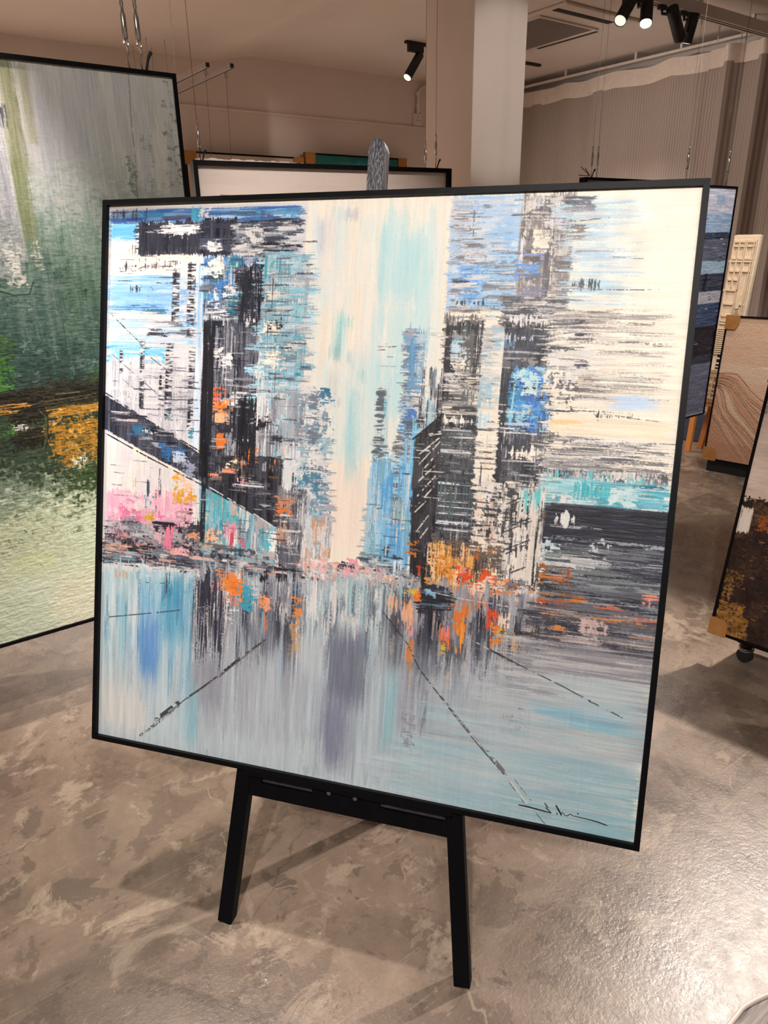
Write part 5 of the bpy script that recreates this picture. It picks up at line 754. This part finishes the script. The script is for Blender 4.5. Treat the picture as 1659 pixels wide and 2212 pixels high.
lg2 = on_z(1483, 975, 0); t2 = RP(-.55, .5, -.075); MB().box(lg2 - V((0, .02, 0)), (.03, 0, 0), (0, .04, 0), t2 - lg2, .002).build('leg', M_WOOD, es)
MB().box(RP(-.6, -.022, -.09), rA * rw * 1.8, rBv * .02, rN * .10, .002).build('ledge', M_WOOD, es)
mast_b = RP(.4, -.01, -.13); MB().box(mast_b, rA * .04, rN * -.03, rBv * rh * .98, .002).build('mast', M_WOOD, es)
rear = V((5.72, 3.0, 0)); MB().box(rear, (.03, 0, 0), (0, .035, 0), RP(.1, .75, -.14) - rear, .002).build('back_leg', M_WOOD, es)
# ---- beige mountain relief picture on the floor
mA, mB_, mN = axes((.19, -.98, 0), V((.06, 0, 1))); m0 = V((4.53, 2.527, .085)); mw, mh = .62, .955
mp = thing('framed_painting', 'beige relief picture of terraced hills with cardboard corners, standing below the cream panel', 'painting', m0 + mA * mw / 2)
frame_mb(m0, mA, mB_, mN, mw, mh, .010, .035).build('frame', M_BLACK, mp)
def hills():
    P = up_paint(0, 460, 520, m0, mA, mB_, mw, mh, (222, 186, 158), 31); S, X, L = P.st, P.sc, P.ln
    X(1540, 680, 1700, 860, [(232, 200, 172), (214, 176, 148), (226, 190, 164), (206, 168, 140)], 60, (30, 120), (6, 30), 'h', (.4, .8), (.3, .6), 14, 6, 8); S(1540, 790, 1720, 830, (230, 204, 184), 'h', a=.6, soft=10)
    T = [[(445, 1335), (500, 1333), (570, 1345), (630, 1410), (700, 1500), (785, 1575), (900, 1660)], [(440, 1375), (500, 1385), (560, 1420), (620, 1500), (690, 1590), (770, 1650), (900, 1760)], [(435, 1400), (480, 1410), (540, 1450), (600, 1530), (660, 1620), (750, 1715), (880, 1850)], [(430, 1425), (470, 1440), (520, 1480), (590, 1560), (640, 1640), (740, 1770), (860, 1920)],
         [(425, 1450), (460, 1470), (500, 1520), (525, 1600), (560, 1680), (660, 1800), (725, 1880), (850, 2020)], [(420, 1475), (445, 1520), (460, 1600), (480, 1680), (540, 1760), (640, 1860), (715, 1950), (830, 2080)], [(410, 1490), (430, 1560), (445, 1650), (500, 1750), (580, 1850), (700, 1990), (800, 2110)], [(385, 1560), (400, 1640), (440, 1740), (520, 1840), (600, 1940), (690, 2060), (760, 2150)], [(370, 1650), (420, 1740), (500, 1850), (560, 1960), (640, 2080), (690, 2170)], [(350, 1740), (400, 1800), (450, 1900), (520, 2010), (600, 2120), (630, 2180)]]
    T = [[(1450 + x / 4.0957, 480 + y / 4.0957) for x, y in l] for l in T]; T = [[(2 * l[0][0] - l[1][0] - 6, 2 * l[0][1] - l[1][1])] + l for l in T]
    tn = [(214, 170, 140), (206, 160, 130), (216, 176, 148), (200, 154, 124), (222, 190, 166), (204, 160, 132), (214, 172, 144), (196, 150, 122), (206, 162, 136), (192, 146, 120)]
    for i, l in enumerate(T):
        for d in range(0, 90, 3): L([(x - d * .25, y + d) for x, y in l], 26, tuple(c + 7 * math.sin(d * 1.3 + i) for c in tn[i]))
        for d, c, a in ((1, (238, 208, 184), .5), (2.4, (232, 200, 174), .35)): L([(x, y + d) for x, y in l], 9, c, a=a)
        if i + 1 < len(T):
            n_ = T[i + 1]
            for d, a in ((8, .16), (6, .22), (4.4, .28), (3, .32), (1.6, .36)): L([(x, y - d) for x, y in n_], 9, (120, 78, 54), a=a)
    for l in T: L(l, 6, (78, 50, 36), a=.8, jit=.5)
    S(1500, 960, 1640, 1010, (176, 130, 104), 'i', a=.4, soft=14)
    P.Z = P.N['i'] * .4 + P.Z * .12; return P
canvas('canvas', hills(), m0, mA, mB_, mN, mw, mh, .010, .008, .0012, mp, M_PAINT_ROUGH); MB().box(m0 + mA * .012 + mB_ * .012 - mN * .032, mA * (mw - .024), mB_ * (mh - .024), mN * .006).build('backing_board', M_BACK, mp)
for tp in (0, 1): corner(m0, mA, mB_, mN, mw, mh, 0, tp, .085, .04, mp, .42)
blk = thing('floor_block', 'low black block holding up the beige terraced hills picture', 'block', (m0.x + .3, m0.y - .45, 0)); MB().box(V((m0.x + .03, m0.y - .02, 0)), mA * mw * .98, V((.1, .02, 0)), (0, 0, .083), .004).build('body', M_RUBBER, blk)
# ---- brown picture on a rolling rack, right edge
kA, kB, kN = axes((.16, -.987, 0), V((.19, 0, .96))); k0 = V((2.322, 1.170, .139)); kw, kh = .95, .985
kp = thing('framed_painting', 'dark brown, rust and cream abstract painting on the rolling rack at the right edge', 'painting', k0 + kA * kw / 2)
frame_mb(k0, kA, kB, kN, kw, kh, .010, .035).build('frame', M_BLACK, kp)
def brown():
    P = up_paint(0, 520, 540, k0, kA, kB, kw, kh, (226, 204, 186), 41); S, X, L = P.st, P.sc, P.ln
    S(1560, 780, 2000, 1100, (228, 206, 190), 'h', var=12, soft=10); X(1600, 780, 1760, 1100, [(236, 218, 204), (214, 190, 172), (200, 176, 160), (224, 202, 186)], 60, (30, 120), (8, 40), 'h', (.4, .8), (.4, .8), 14, 6, 8); S(1640, 800, 1760, 900, (150, 140, 124), 'i', cov=.7, a=.8, rag=16)
    S(1400, 1092, 2000, 1900, (46, 27, 21), 'i', rag=14, var=16); X(1540, 1092, 1760, 1420, [(60, 38, 28), (44, 24, 18), (74, 50, 36), (36, 20, 18)], 90, (20, 90), (10, 50), 'i', (.4, .8), (.6, 1), 12, 4); S(1610, 1094, 1760, 1150, (86, 62, 44), 'i', cov=.7); S(1630, 1120, 1760, 1160, (168, 84, 22), 'i', cov=.6, rag=12); S(1650, 1150, 1760, 1170, (226, 176, 110), 'h', cov=.4)
    S(1575, 1092, 1616, 1150, (238, 224, 212), 'v', rag=6, cov=.95, var=8); S(1554, 1232, 1600, 1262, (140, 98, 48), 'i', cov=.45, rag=12); S(1552, 1262, 1574, 1298, (150, 106, 52), 'i', cov=.45); S(1540, 1304, 1600, 1340, (158, 112, 52), 'i', cov=.8, rag=7, var=34); S(1536, 1330, 1604, 1392, (150, 104, 44), 'i', cov=.8, rag=8, var=34); X(1590, 1150, 1760, 1260, [(140, 100, 60), (96, 66, 44)], 30, (6, 26), (4, 14), 'i', (.2, .4)); X(1560, 1090, 1760, 1400, [(190, 150, 100)], 26, (6, 26), (2, 5), 'h', (.3, .6))
    return P
canvas('canvas', brown(), k0, kA, kB, kN, kw, kh, .010, .006, .0012, kp, M_PAINT_ROUGH); MB().box(k0 + kA * .012 + kB * .012 - kN * .032, kA * (kw - .024), kB * (kh - .024), kN * .006).build('backing_board', M_BACK, kp)
for tp in (0, 1): corner(k0, kA, kB, kN, kw, kh, 0, tp, .062, .04, kp, .35)
rk = thing('rolling_rack', 'black metal rolling rack with caster carrying the dark brown painting', 'rack', (k0.x + .1, k0.y - .5, 0))
cs = on_z(1598, 1430, 0); R0 = V((cs.x - .005, cs.y + .02, .078))
MB().box(R0, kA * .95, V((.06, .01, 0)), (0, 0, .05), .003).build('base_rail', M_BLACK, rk)
MB().box(R0 + V((.11, .02, .035)), kA * .95, V((.03, .005, 0)), (0, 0, .9)).build('back_panel', M_BLACK, rk)
MB().box(R0 + kA * .16 + V((.0, 0, .045)), kA * .06, V((.03, 0, 0)), (0, 0, .02), .002).build('toe_stop', M_BLACK, rk)
MB().tube([R0 + kA * .055 + V((-.004, 0, .034)), R0 + kA * .15 + V((-.004, 0, .03))], .0035, 8).build('label_strip', M_STEEL, rk)
for dx in (0, .8):
    cc = V((cs.x + .02, cs.y - .005, 0)) + kA * dx
    ck = MB().tube([cc + V((0, 0, .05)), cc + V((0, 0, .079))], [.018, .024], 16).build('caster', M_RUBBER, rk)
    MB().tube([cc + V((-.014, .003, .027)), cc + V((.014, -.003, .027))], .027, 20).build('wheel', M_RUBBER, ck)
    for hz in (.052, .06): MB().tube([cc + V((.026 * math.cos(i * .5236), .026 * math.sin(i * .5236), hz)) for i in range(13)], .0028, 6).build('steel_ring', M_STEEL, ck)
# ================================================================ hanging cables
def cable(p, top, lab, grp, loop='steel', lean=0., clip=True):
    """a steel cable from the ceiling, its gripper, hook and the strap round the frame; p = where it meets the frame"""
    p = V(p); t = thing('hanging_cable', lab, 'cable', p, grp)
    MB().tube([p + V((lean, 0, top - p.z)), p + V((0, 0, .17))], .0011, 6).build('wire', M_CABLE, t)
    g = MB(); g.tube([p + V((0, 0, z)) for z in (.178, .17, .165, .155, .15, .14)], [.003, .0058, .004, .0058, .004, .0045], 10); g.tube([p + V((0, 0, z)) for z in (.14, .132, .075, .068)], [.004, .0075, .0075, .004], 12); gr = g.build('gripper', M_STEEL, t, True)
    MB().tube([p + V((.006 * math.cos(a), 0, .062 + .008 * math.sin(a))) for a in [i * .5236 for i in range(13)]], .0016, 6).build('ring', M_STEEL, gr)
    h = MB().tube([p + V((0, 0, .058)), p + V((.004, 0, .042)), p + V((-.004, -.004, .022)), p + V((.002, 0, .002))], .0026, 8); h.build('hook', M_STEEL if loop == 'steel' else M_RUBBER, t)
    if clip:
        MB().tube([p + V((.014, .004, .001)), p + V((.018, .002, .018)), p + V((.022, -.002, .034)), p + V((.030, -.006, .048))], [.004, .0034, .0042, .0055], 8).build('strap', M_RUBBER, t)
    return t
CG = 'hanging cables'
p = on_y(283, 148, 2.3); cable((p.x, 2.315, 1.989), Z1, 'steel hanging cable nearer the view edge, two cables holding the tall green painting', CG, clip=False)
p = on_y(320, 153, 2.3); cable((p.x - .012, 2.315, 1.989), Z1, 'steel hanging cable with black strap, at the upper right corner of the green painting', CG)
q_ = on_y(378, 158, 2.36); t = thing('hanging_wire', 'thin bare wire dropping behind the upper right corner of the green painting', 'cable', (q_.x, 2.36, 1.9)); MB().tube([(q_.x + .02, 2.36, Z1), (q_.x, 2.36, 1.9)], .0009, 6).build('wire', M_CABLE, t)
def onw(px, py): return on_pl(px, py, wp - wN * .03, wN)
def atw(px, py): s = onw(px, py); return V((s.x, s.y, 1.911))
cable(atw(433, 345), Z1, 'steel hanging cable with black hook on the upper left corner of the white picture', CG, 'black')
cable(atw(941, 362), Z2, 'steel hanging cable with black strap before the column, holding the white picture', CG)
s = on_pl(919, 360, wp - wN * .22, wN); cable((s.x, s.y, 1.90), Z2, 'steel hanging cable left of the column edge, behind the white picture', CG, clip=False)
pb = on_y(1480, 388, 2.38); cable((pb.x, 2.378, 1.779), Z2, 'steel hanging cable above the big painting near its right corner, before the curtain', CG, clip=False)
pb = on_y(1567, 398, 2.38); cable((pb.x, 2.378, 1.779), Z2, 'steel hanging cable on the blue painting, at the far right', CG, clip=False)
for px, py, lab in ((1276, 382, 'steel hanging cable with black ties on the dark deep frame before the curtain'), (1288, 382, 'steel hanging cable right of the black ties on the dark deep frame')):
    s = on_pl(px, py, f0 - fN * .03, fN); c_ = cable((s.x, s.y, 1.876), Z2, lab, CG, clip=px < 1280)
    if px < 1280:
        k = 0
        for dx, dz in ((-.035, .05), (-.075, .055), (-.09, .008)): MB().tube([s + V((-.01, 0, .006)), s + V((dx, .02, dz))], .0022, 6).build('cable_tie', M_RUBBER, c_)
# ================================================================ ceiling fittings
rl = [(2.23, 5.9, 'aluminium picture rail on the ceiling, left one of the pair beside the green painting'), (2.375, 5.88, 'aluminium picture rail on the ceiling, right one of the pair, nearer the column')]
for x, y0, lab in rl:
    y1 = 5.02 if x < 2.3 else 4.96
    t = thing('picture_rail', lab, 'rail', (x, y1, 2.6)); MB().box((x - .016, y1, 2.6), (.032, 0, 0), (0, YB - y1, 0), (0, 0, .034), .002).build('profile', M_ALU, t); MB().box((x - .004, y1 + .001, 2.5985), (.008, 0, 0), (0, YB - y1 - .002, 0), (0, 0, .006)).build('lower_lip', M_HOLE, t); MB().box((x - .012, y1 - .002, 2.605), (.024, 0, 0), (0, .003, 0), (0, 0, .024)).build('end_cap', M_HOLE, t)
    for y in (6.1, 6.4): MB().tube([(x, y, 2.63), (x, y, Z1)], .003, 6).build('rod', M_ALU, t)
for x, lab in ((2.23, 'thin wire on the left picture rail, dropping in front of the back wall'), (2.375, 'thin wire on the right picture rail, dropping in front of the back wall')):
    t = thing('hanging_wire', lab, 'cable', (x, 5.1, 1.9)); MB().tube([(x, 5.06, 2.56), (x + .0, 5.1, 1.9)], .0013, 6).build('wire', M_CABLE, t)
    MB().tube([(x + .008 * math.cos(a), 5.06, 2.58 + .018 * math.sin(a)) for a in [i * .5236 for i in range(13)]], .002, 6).build('hook', M_CABLE, t)
# trunking and hanging rail on the right
tk = thing('lighting_track', 'white ceiling track carrying the four black spotlights, upper right', 'track', (4.9, 3.3, 2.9))
MB().box((3.9, 3.265, 2.9), (2.25, 0, 0), (0, .045, 0), (0, 0, .07), .003).build('track_body', M_WHITEMET, tk); MB().box((3.9, 3.284, 2.8985), (2.25, 0, 0), (0, .008, 0), (0, 0, .002)).build('power_slot', M_HOLE, tk)
for x in (4.1, 5.0, 5.9): MB().box((x, 3.28, 2.97), (.03, 0, 0), (0, .02, 0), (0, 0, .09)).build('bracket', M_WHITEMET, tk)
hr = thing('picture_rail', 'white picture rail close behind the spotlight track', 'rail', (4.9, 3.42, 2.93)); MB().box((3.9, 3.40, 2.935), (2.25, 0, 0), (0, .04, 0), (0, 0, .05), .003).build('profile', M_WHITEMET, hr); MB().box((3.9, 3.397, 2.934), (2.25, 0, 0), (0, .008, 0), (0, 0, .003)).build('lower_lip', M_HOLE, hr)
for x in (4.1, 5.0, 5.9): MB().box((x, 3.41, 2.985), (.03, 0, 0), (0, .02, 0), (0, 0, .08)).build('bracket', M_WHITEMET, hr)
for px, py, y, lab in ((1517, 42, 3.29, 'short wire with hook hung under the spotlight track, beside the rightmost spotlight'), (1556, 48, 3.42, 'short wire with a steel ferrule under the picture rail behind the spotlights'), (1608, 40, 3.42, 'left one of two wires close together at the upper right corner'), (1617, 43, 3.42, 'right one of two wires close together at the upper right corner')):
    z0 = 2.898 if y < 3.35 else 2.93; s = on_y(px, py, y); x = s.x; n_ = .55 if px != 1556 else .1
    t = thing('hanging_wire', lab, 'cable', (x, y, z0 - n_)); MB().tube([(x, y, z0 - .04), (x, y, z0 - n_)], .0011, 6).build('wire', M_CABLE, t); MB().tube([(x + .007 * math.cos(a), y, z0 - .022 + .02 * math.sin(a)) for a in [i * .5236 for i in range(13)]], .0018, 6).build('hook', M_CABLE, t)
    MB().tube([(x, y, z0), (x, y, z0 - .006)], .008, 10).build('slider', M_STEEL, t)
    if px == 1556: MB().tube([(x, y, z0 - .06), (x, y, z0 - .085)], .003, 8).build('ferrule', M_PLAST, t)
# spotlights
def spot(a, b, r, lab, lens, piv=None, grp='track spotlights'):
    """cylinder lamp from rear end a to the mouth b"""
    a, b = V(a), V(b); d = (b - a).normalized(); t = thing('track_spotlight', lab, 'spotlight', a + (b - a) * .3 if piv is None else piv, grp)
    m = MB(); m.tube([a, a + d * .002, b], [r * .97, r, r], 24); h = m.build('housing', M_SPOT, t)
    for p in h.data.polygons: p.use_smooth = len(p.vertices) == 4
    MB().tube([b + d * .0005, b + d * .003], [r * .9, r * .9], 24).build('lens', lens, t)
    rg = MB(); n = 24; rg.tube([b + d * .0, b + d * .006], r * 1.0, n, False); rg.build('rim', M_SPOT, t)
    return t
def on_track(t, x, a, b):
    MB().box((x - .035, 3.272, 2.874), (.07, 0, 0), (0, .03, 0), (0, 0, .0235), .003).build('adapter', M_SPOT, t); mid = a + (b - a) * .22
    MB().tube([(x, 3.287, 2.876), (x, 3.287, 2.855), mid], .009, 10).build('swivel_arm', M_SPOT, t)
for (px, py), (qx, qy), y0, y1, lab, lens in (((1366, -6), (1340, 44), 3.225, 3.20, 'black track spotlight tilted left, first of the four on the track', M_LENS), ((1399, -4), (1395, 50), 3.225, 3.165, 'glowing black track spotlight, second of the four', M_LIT),
                                      ((1452, 18), (1468, 82), 3.215, 3.25, 'black track spotlight tilted right, third of the four, turned away', M_LENS), ((1500, 28), (1482, 92), 3.215, 3.25, 'black track spotlight tilted left, last of the four, turned away', M_LENS)):
    a, b = on_y(px, py, y0), on_y(qx, qy, y1); t = spot(a, b, .037, lab, lens); on_track(t, a.x, a, b)
s0 = on_z(876, 93, Z2 - .02); la, lb = on_y(907, 118, s0.y), on_y(880, 167, s0.y - .03)
t = spot(la, lb, .036, 'black spotlight pointing down left, on the ceiling beside the column', M_LENS, None, 'track spotlights')
MB().box((s0.x + .03, s0.y - .02, Z2 - .075), (.15, 0, 0), (0, .04, 0), (0, 0, .056), .003).build('adapter', M_SPOT, t); MB().tube([(la.x - .03, s0.y, Z2 - .075), (la.x - .03, s0.y, la.z - .01), la + (lb - la) * .18], .012, 10).build('swivel_arm', M_SPOT, t)
t2_ = thing('lighting_track', 'short black ceiling track beside the column', 'track', (s0.x + .4, s0.y, Z2 - .018)); MB().box((s0.x, s0.y - .018, Z2 - .02), (1.6, 0, 0), (0, .036, 0), (0, 0, .02), .002).build('track_body', M_SPOT, t2_)
# air conditioner cassette
ac = thing('ceiling_air_conditioner', 'square ceiling air conditioner with grey grille and dark outlet slot', 'air conditioner', (4.9, 4.57, Z2))
MB().box((4.46, 3.965, Z2 - .022), (.85, 0, 0), (0, 1.22, 0), (0, 0, .022), .008).build('panel', M_WHITEMET, ac)
fr = MB(); frame_mb((4.50, 5.04, Z2 - .022), V((1, 0, 0)), V((0, -1, 0)), V((0, 0, -1)), .66, .80, .02, -.012, fr); fr.build('grille_frame', M_WHITEMET, ac)
MB().box((4.52, 4.26, Z2 - .026), (.62, 0, 0), (0, .76, 0), (0, 0, .004)).build('grille', M_GRILLE, ac)
for y in (4.09, 5.09):
    v = MB().box((4.49, y - .028, Z2 - .025), (.62, 0, 0), (0, .056, 0), (0, 0, .003)).build('outlet_slot', M_HOLE, ac); MB().box((4.50, y - .006, Z2 - .027), (.60, 0, 0), (0, .012, 0), (0, 0, .002)).build('vane', M_SLOT, v)
MB().box((5.20, 4.3, Z2 - .025), (.03, 0, 0), (0, .62, 0), (0, 0, .003)).build('outlet_slot', M_HOLE, ac)
# conduit and socket on the back wall
sx_ = on_y(902, 258, YB - .02); so = thing('wall_socket', 'white wall socket with conduit on the back wall, left of the column', 'socket', sx_)
m = MB().cbox((sx_.x, YB - .015, sx_.z), .11, .03, .11, .008).build('plate', M_PLAST, so)
for dx, dz in ((0, .022), (-.02, -.01), (.02, -.01)): MB().tube([(sx_.x + dx, YB - .031, sx_.z + dz), (sx_.x + dx, YB - .0295, sx_.z + dz)], .005, 8).build('pin_hole', M_HOLE, m)
cp_ = thing('conduit_pipe', 'white conduit pipe bending from the ceiling down to the socket', 'pipe', (sx_.x, YB - .03, 2.9)); MB().tube([(sx_.x, YB - .03, sx_.z + .055), (sx_.x, YB - .03, 2.93), (sx_.x + .02, YB - .03, 2.97), (sx_.x + .07, YB - .03, 3.0), (sx_.x + .4, YB - .03, 3.03)], .018, 12).build('pipe', M_PLAST, cp_, True)
for z in (2.93, sx_.z + .12): MB().tube([(sx_.x, YB - .03, z - .02), (sx_.x, YB - .03, z + .02)], .023, 12).build('coupling', M_PLAST, cp_)
# ================================================================ curtain
ct = thing('curtain', 'grey brown ribbed floor length curtain with pale header tape along the right wall', 'curtain', (6.17, 3.5, 0))
def fold(y):
    near = max(0, min(1, (3.95 - y) / .25)); r = .014 * math.sin(y * 7.3) + .010 * math.sin(y * 17 + 1)
    return r * (1 - near) + near * (.045 * math.sin((3.95 - y) * 21) + .018 * math.sin((3.95 - y) * 43 + .5))
ys = np.arange(.6, YB - .02, .012)
t = NT('ribbed_curtain_cloth'); o = t.co(); w = t.n('TexWave', wave_type='BANDS', bands_direction='Y'); t.set(w, 'Vector', o); t.set(w, 'Scale', 13.); t.set(w, 'Distortion', .25); t.set(w, 'Detail', 1.)
t.set(t.p, 'Base Color', t.mix(t.rng(t.noise(o, 1.2, 3), .3, .7, 0, .4), t.ramp(w.outputs[1], (.2, (150, 135, 127)), (.75, (172, 157, 148))), lin((154, 140, 132)))); t.set(t.p, 'Roughness', .85); t.set(t.p, 'Specular IOR Level', .15); t.bump(w.outputs[1], .4, .004)
def sheet(zt, zb, dx, name, mat, n=6):
    m = MB(); g = [[m.b.verts.new((6.17 + fold(y) * (1 + .25 * (1 - k / n)) - dx, y, (zt(y) * (1 - k / n) + zb(y) * k / n))) for k in range(n + 1)] for y in ys]
    for a, b in zip(g[:-1], g[1:]):
        for k in range(n): m.b.faces.new((a[k], a[k + 1], b[k + 1], b[k]))
    return m.build(name, mat, ct, True)
top = lambda y: 2.955 - .022 * abs(math.sin(y * 5.2)) * (1 if y > 3.9 else .4)
sheet(lambda y: top(y) - .12, lambda y: .008, 0, 'ribbed_panel', t.m, 10)
sheet(top, lambda y: top(y) - .135, .004, 'header_tape', pm('pale_header_tape', (222, 206, 194), (210, 194, 182), 30, .85), 3)
cr_ = thing('curtain_rail', 'slim white curtain rail under the ceiling along the right wall', 'rail', (6.15, 3.5, 2.99)); MB().box((6.135, .6, 2.985), (.03, 0, 0), (0, YB - .62, 0), (0, 0, .022), .003).build('profile', M_WHITEMET, cr_)
for y in (1.2, 2.6, 4.15, 4.6, 5.4): MB().box((6.14, y, 3.007), (.02, 0, 0), (0, .02, 0), (0, 0, .055)).build('bracket', M_WHITEMET, cr_)
# navy mat on the floor by the curtain
mt_ = thing('floor_mat', 'dark navy floor mat between the curtain and the pine easel', 'mat', (5.6, 3.4, 0)); e0, e1 = on_z(1440, 946, 0), on_z(1560, 962, 0)
MB().prism([e0, e1 + (e1 - e0) * .3, V((6.05, 2.3, 0)), V((6.05, 4.6, 0)), e0 + (e0 - e1) * 1.2 + V((.3, .3, 0))], (0, 0, .006)).build('pile', M_NAVY, mt_)
# wavy rimmed base at the lower right corner
wb = thing('low_plinth', 'low pale wavy rimmed plinth with grey grained top, lower right corner', 'plinth', (1.25, .15, 0))
zc = .07; edge = [on_z(x, y, zc) for x, y in ((1790, 2086), (1730, 2108), (1690, 2128), (1659, 2140), (1628, 2154), (1600, 2171), (1586, 2188), (1574, 2203), (1560, 2222), (1548, 2252), (1546, 2290), (1560, 2340), (1620, 2400), (1720, 2420), (1830, 2380), (1900, 2280), (1900, 2170), (1850, 2110))]
ce = sum(edge, V((0, 0, 0))) / len(edge)
ring = []
n = len(edge)
for i in range(n):
    for k in range(4):
        u_ = k / 4; p_ = [edge[(i + j) % n] for j in (-1, 0, 1, 2)]
        ring.append(.5 * ((2 * p_[1]) + (p_[2] - p_[0]) * u_ + (2 * p_[0] - 5 * p_[1] + 4 * p_[2] - p_[3]) * u_ ** 2 + (3 * p_[1] - p_[0] - 3 * p_[2] + p_[3]) * u_ ** 3))
m = MB(); lay = []
for sc_, z in ((1.0, 0), (1.0, zc - .012), (.992, zc - .002), (.975, zc + .001), (.90, zc + .001), (.87, zc - .002), (.862, zc - .007)): lay.append([m.b.verts.new(V((ce.x + (p_.x - ce.x) * sc_, ce.y + (p_.y - ce.y) * sc_, z))) for p_ in ring])
for a, b in zip(lay[:-1], lay[1:]):
    for k in range(len(ring)): m.b.faces.new((a[k], a[(k + 1) % len(ring)], b[(k + 1) % len(ring)], b[k]))
m.build('rim', M_RIM, wb, True)
gt = NT('grey_grained_top'); o = gt.co((3, 60, 1), (0, 0, .9)); f_ = gt.noise(o, 1.5, 5, .6, .8); gt.set(gt.p, 'Base Color', gt.ramp(f_, (.36, (50, 44, 42)), (.5, (120, 110, 104)), (.66, (160, 148, 140)))); gt.set(gt.p, 'Roughness', .5); gt.bump(f_, .4, .004)
m = MB(); m.b.faces.new([m.b.verts.new(V((ce.x + (p_.x - ce.x) * .866, ce.y + (p_.y - ce.y) * .866, zc - .0065))) for p_ in ring]); m.build('top_inlay', gt.m, wb)
# ================================================================ light
def lamp(loc, aim, energy, size=60, blend=.35, col=(1, .90, .79), r=.04, name='spot_lamp'):
    l = bpy.data.lights.new(name, 'SPOT'); l.energy = energy; l.spot_size = math.radians(size); l.spot_blend = blend; l.color = col; l.shadow_soft_size = r
    o = bpy.data.objects.new(name, l); COL.objects.link(o); o.location = loc; o.rotation_euler = (V(aim) - V(loc)).to_track_quat('-Z', 'Y').to_euler(); return o
WARM = (1, .90, .81); NEU = (1, .945, .885)
lamp((-.95, -.75, 2.9), (.8, 1.05, .9), 340, 42, .5, (1, .965, .93), .05)                       # on the big painting
lamp((3.5, 1.12, 2.92), (.85, .82, .0), 560, 64, .35, WARM, .03)                      # from beyond the brown picture, across the easel
lamp((.35, 1.95, 2.93), (-.05, 1.85, 0), 240, 56, .35, WARM, .04)                       # down in front of the green picture
lamp((-.6, .6, 2.93), (.12, 2.3, 1.1), 150, 37, .5, NEU, .05)                          # on the green picture
lamp((1.3, 1.7, 2.93), (2.0, 3.35, 1.75), 150, 42, .9, WARM, .05)                         # on the white picture
lamp((4.42, 3.16, 2.74), (3.2, 2.0, .0), 100, 50, .4, WARM, .03)                        # the glowing spotlight
lamp((4.20, 3.16, 2.74), (3.4, 2.2, .4), 30, 50, .4, WARM, .03)
lamp((3.3, 4.6, 2.6), (2.6, 5.6, .4), 60, 60, .5, WARM, .03)
lamp((2.9, 1.2, 2.93), (4.2, 2.4, 1.0), 170, 50, .5, NEU, .05)  # unseen lamp, added to brighten the front of the blue picture
lamp((4.35, 1.9, 2.93), (5.0, 2.7, .9), 95, 44, .5, WARM, .04)                          # unseen, added to brighten the relief panel and beige picture
lamp((.6, -.6, 2.93), (2.5, .9, .7), 40, 50, .5, WARM, .05)
for x, y, e in ((-.7, 5.6, 430), (-2.5, 4.2, 150), (1.1, 5.7, 540), (4.4, 5.6, 620), (-2.4, .6, 80), (-1.2, -2.8, 80), (1.8, -2.8, 80), (4.6, -1.8, 80), (5.3, 4.4, 60)):
    lamp((x, y, 2.9), (x, y, 0), e, 105, .6, WARM, .06)                              # unseen downlights, added so floor bounce lifts the walls and ceiling
lamp((3.9, .9, 2.93), (3.5, 3.55, 2.35), 120, 25, .6, WARM, .05)  # no fitting here, added to lighten the column's front face
lamp((4.0, 4.4, 2.5), (6.17, 4.0, 1.4), 75, 120, .8, WARM, .08)  # unseen flood, added to lift the brightness of the curtain
lamp((-.6, .6, 2.93), (.72, 2.3, 1.93), 120, 25, .8, NEU, .05)  # second lamp added for the dim upper right of the green picture
wd = bpy.data.worlds.new('room_glow'); scn.world = wd; wd.use_nodes = True; bg = wd.node_tree.nodes['Background']; bg.inputs[0].default_value = (1, .9, .82, 1); bg.inputs[1].default_value = .24
scn.view_settings.view_transform = 'Standard'; scn.view_settings.look = 'None'; scn.view_settings.gamma = 1; scn.view_settings.exposure = 0; scn.view_settings.use_curve_mapping = False
cy = scn.cycles; cy.max_bounces = 5; cy.diffuse_bounces = 4; cy.glossy_bounces = 2; cy.use_adaptive_sampling = True; cy.adaptive_threshold = .07; cy.use_denoising = True; cy.sample_clamp_indirect = 4.; cy.caustics_reflective = False; cy.caustics_refractive = False
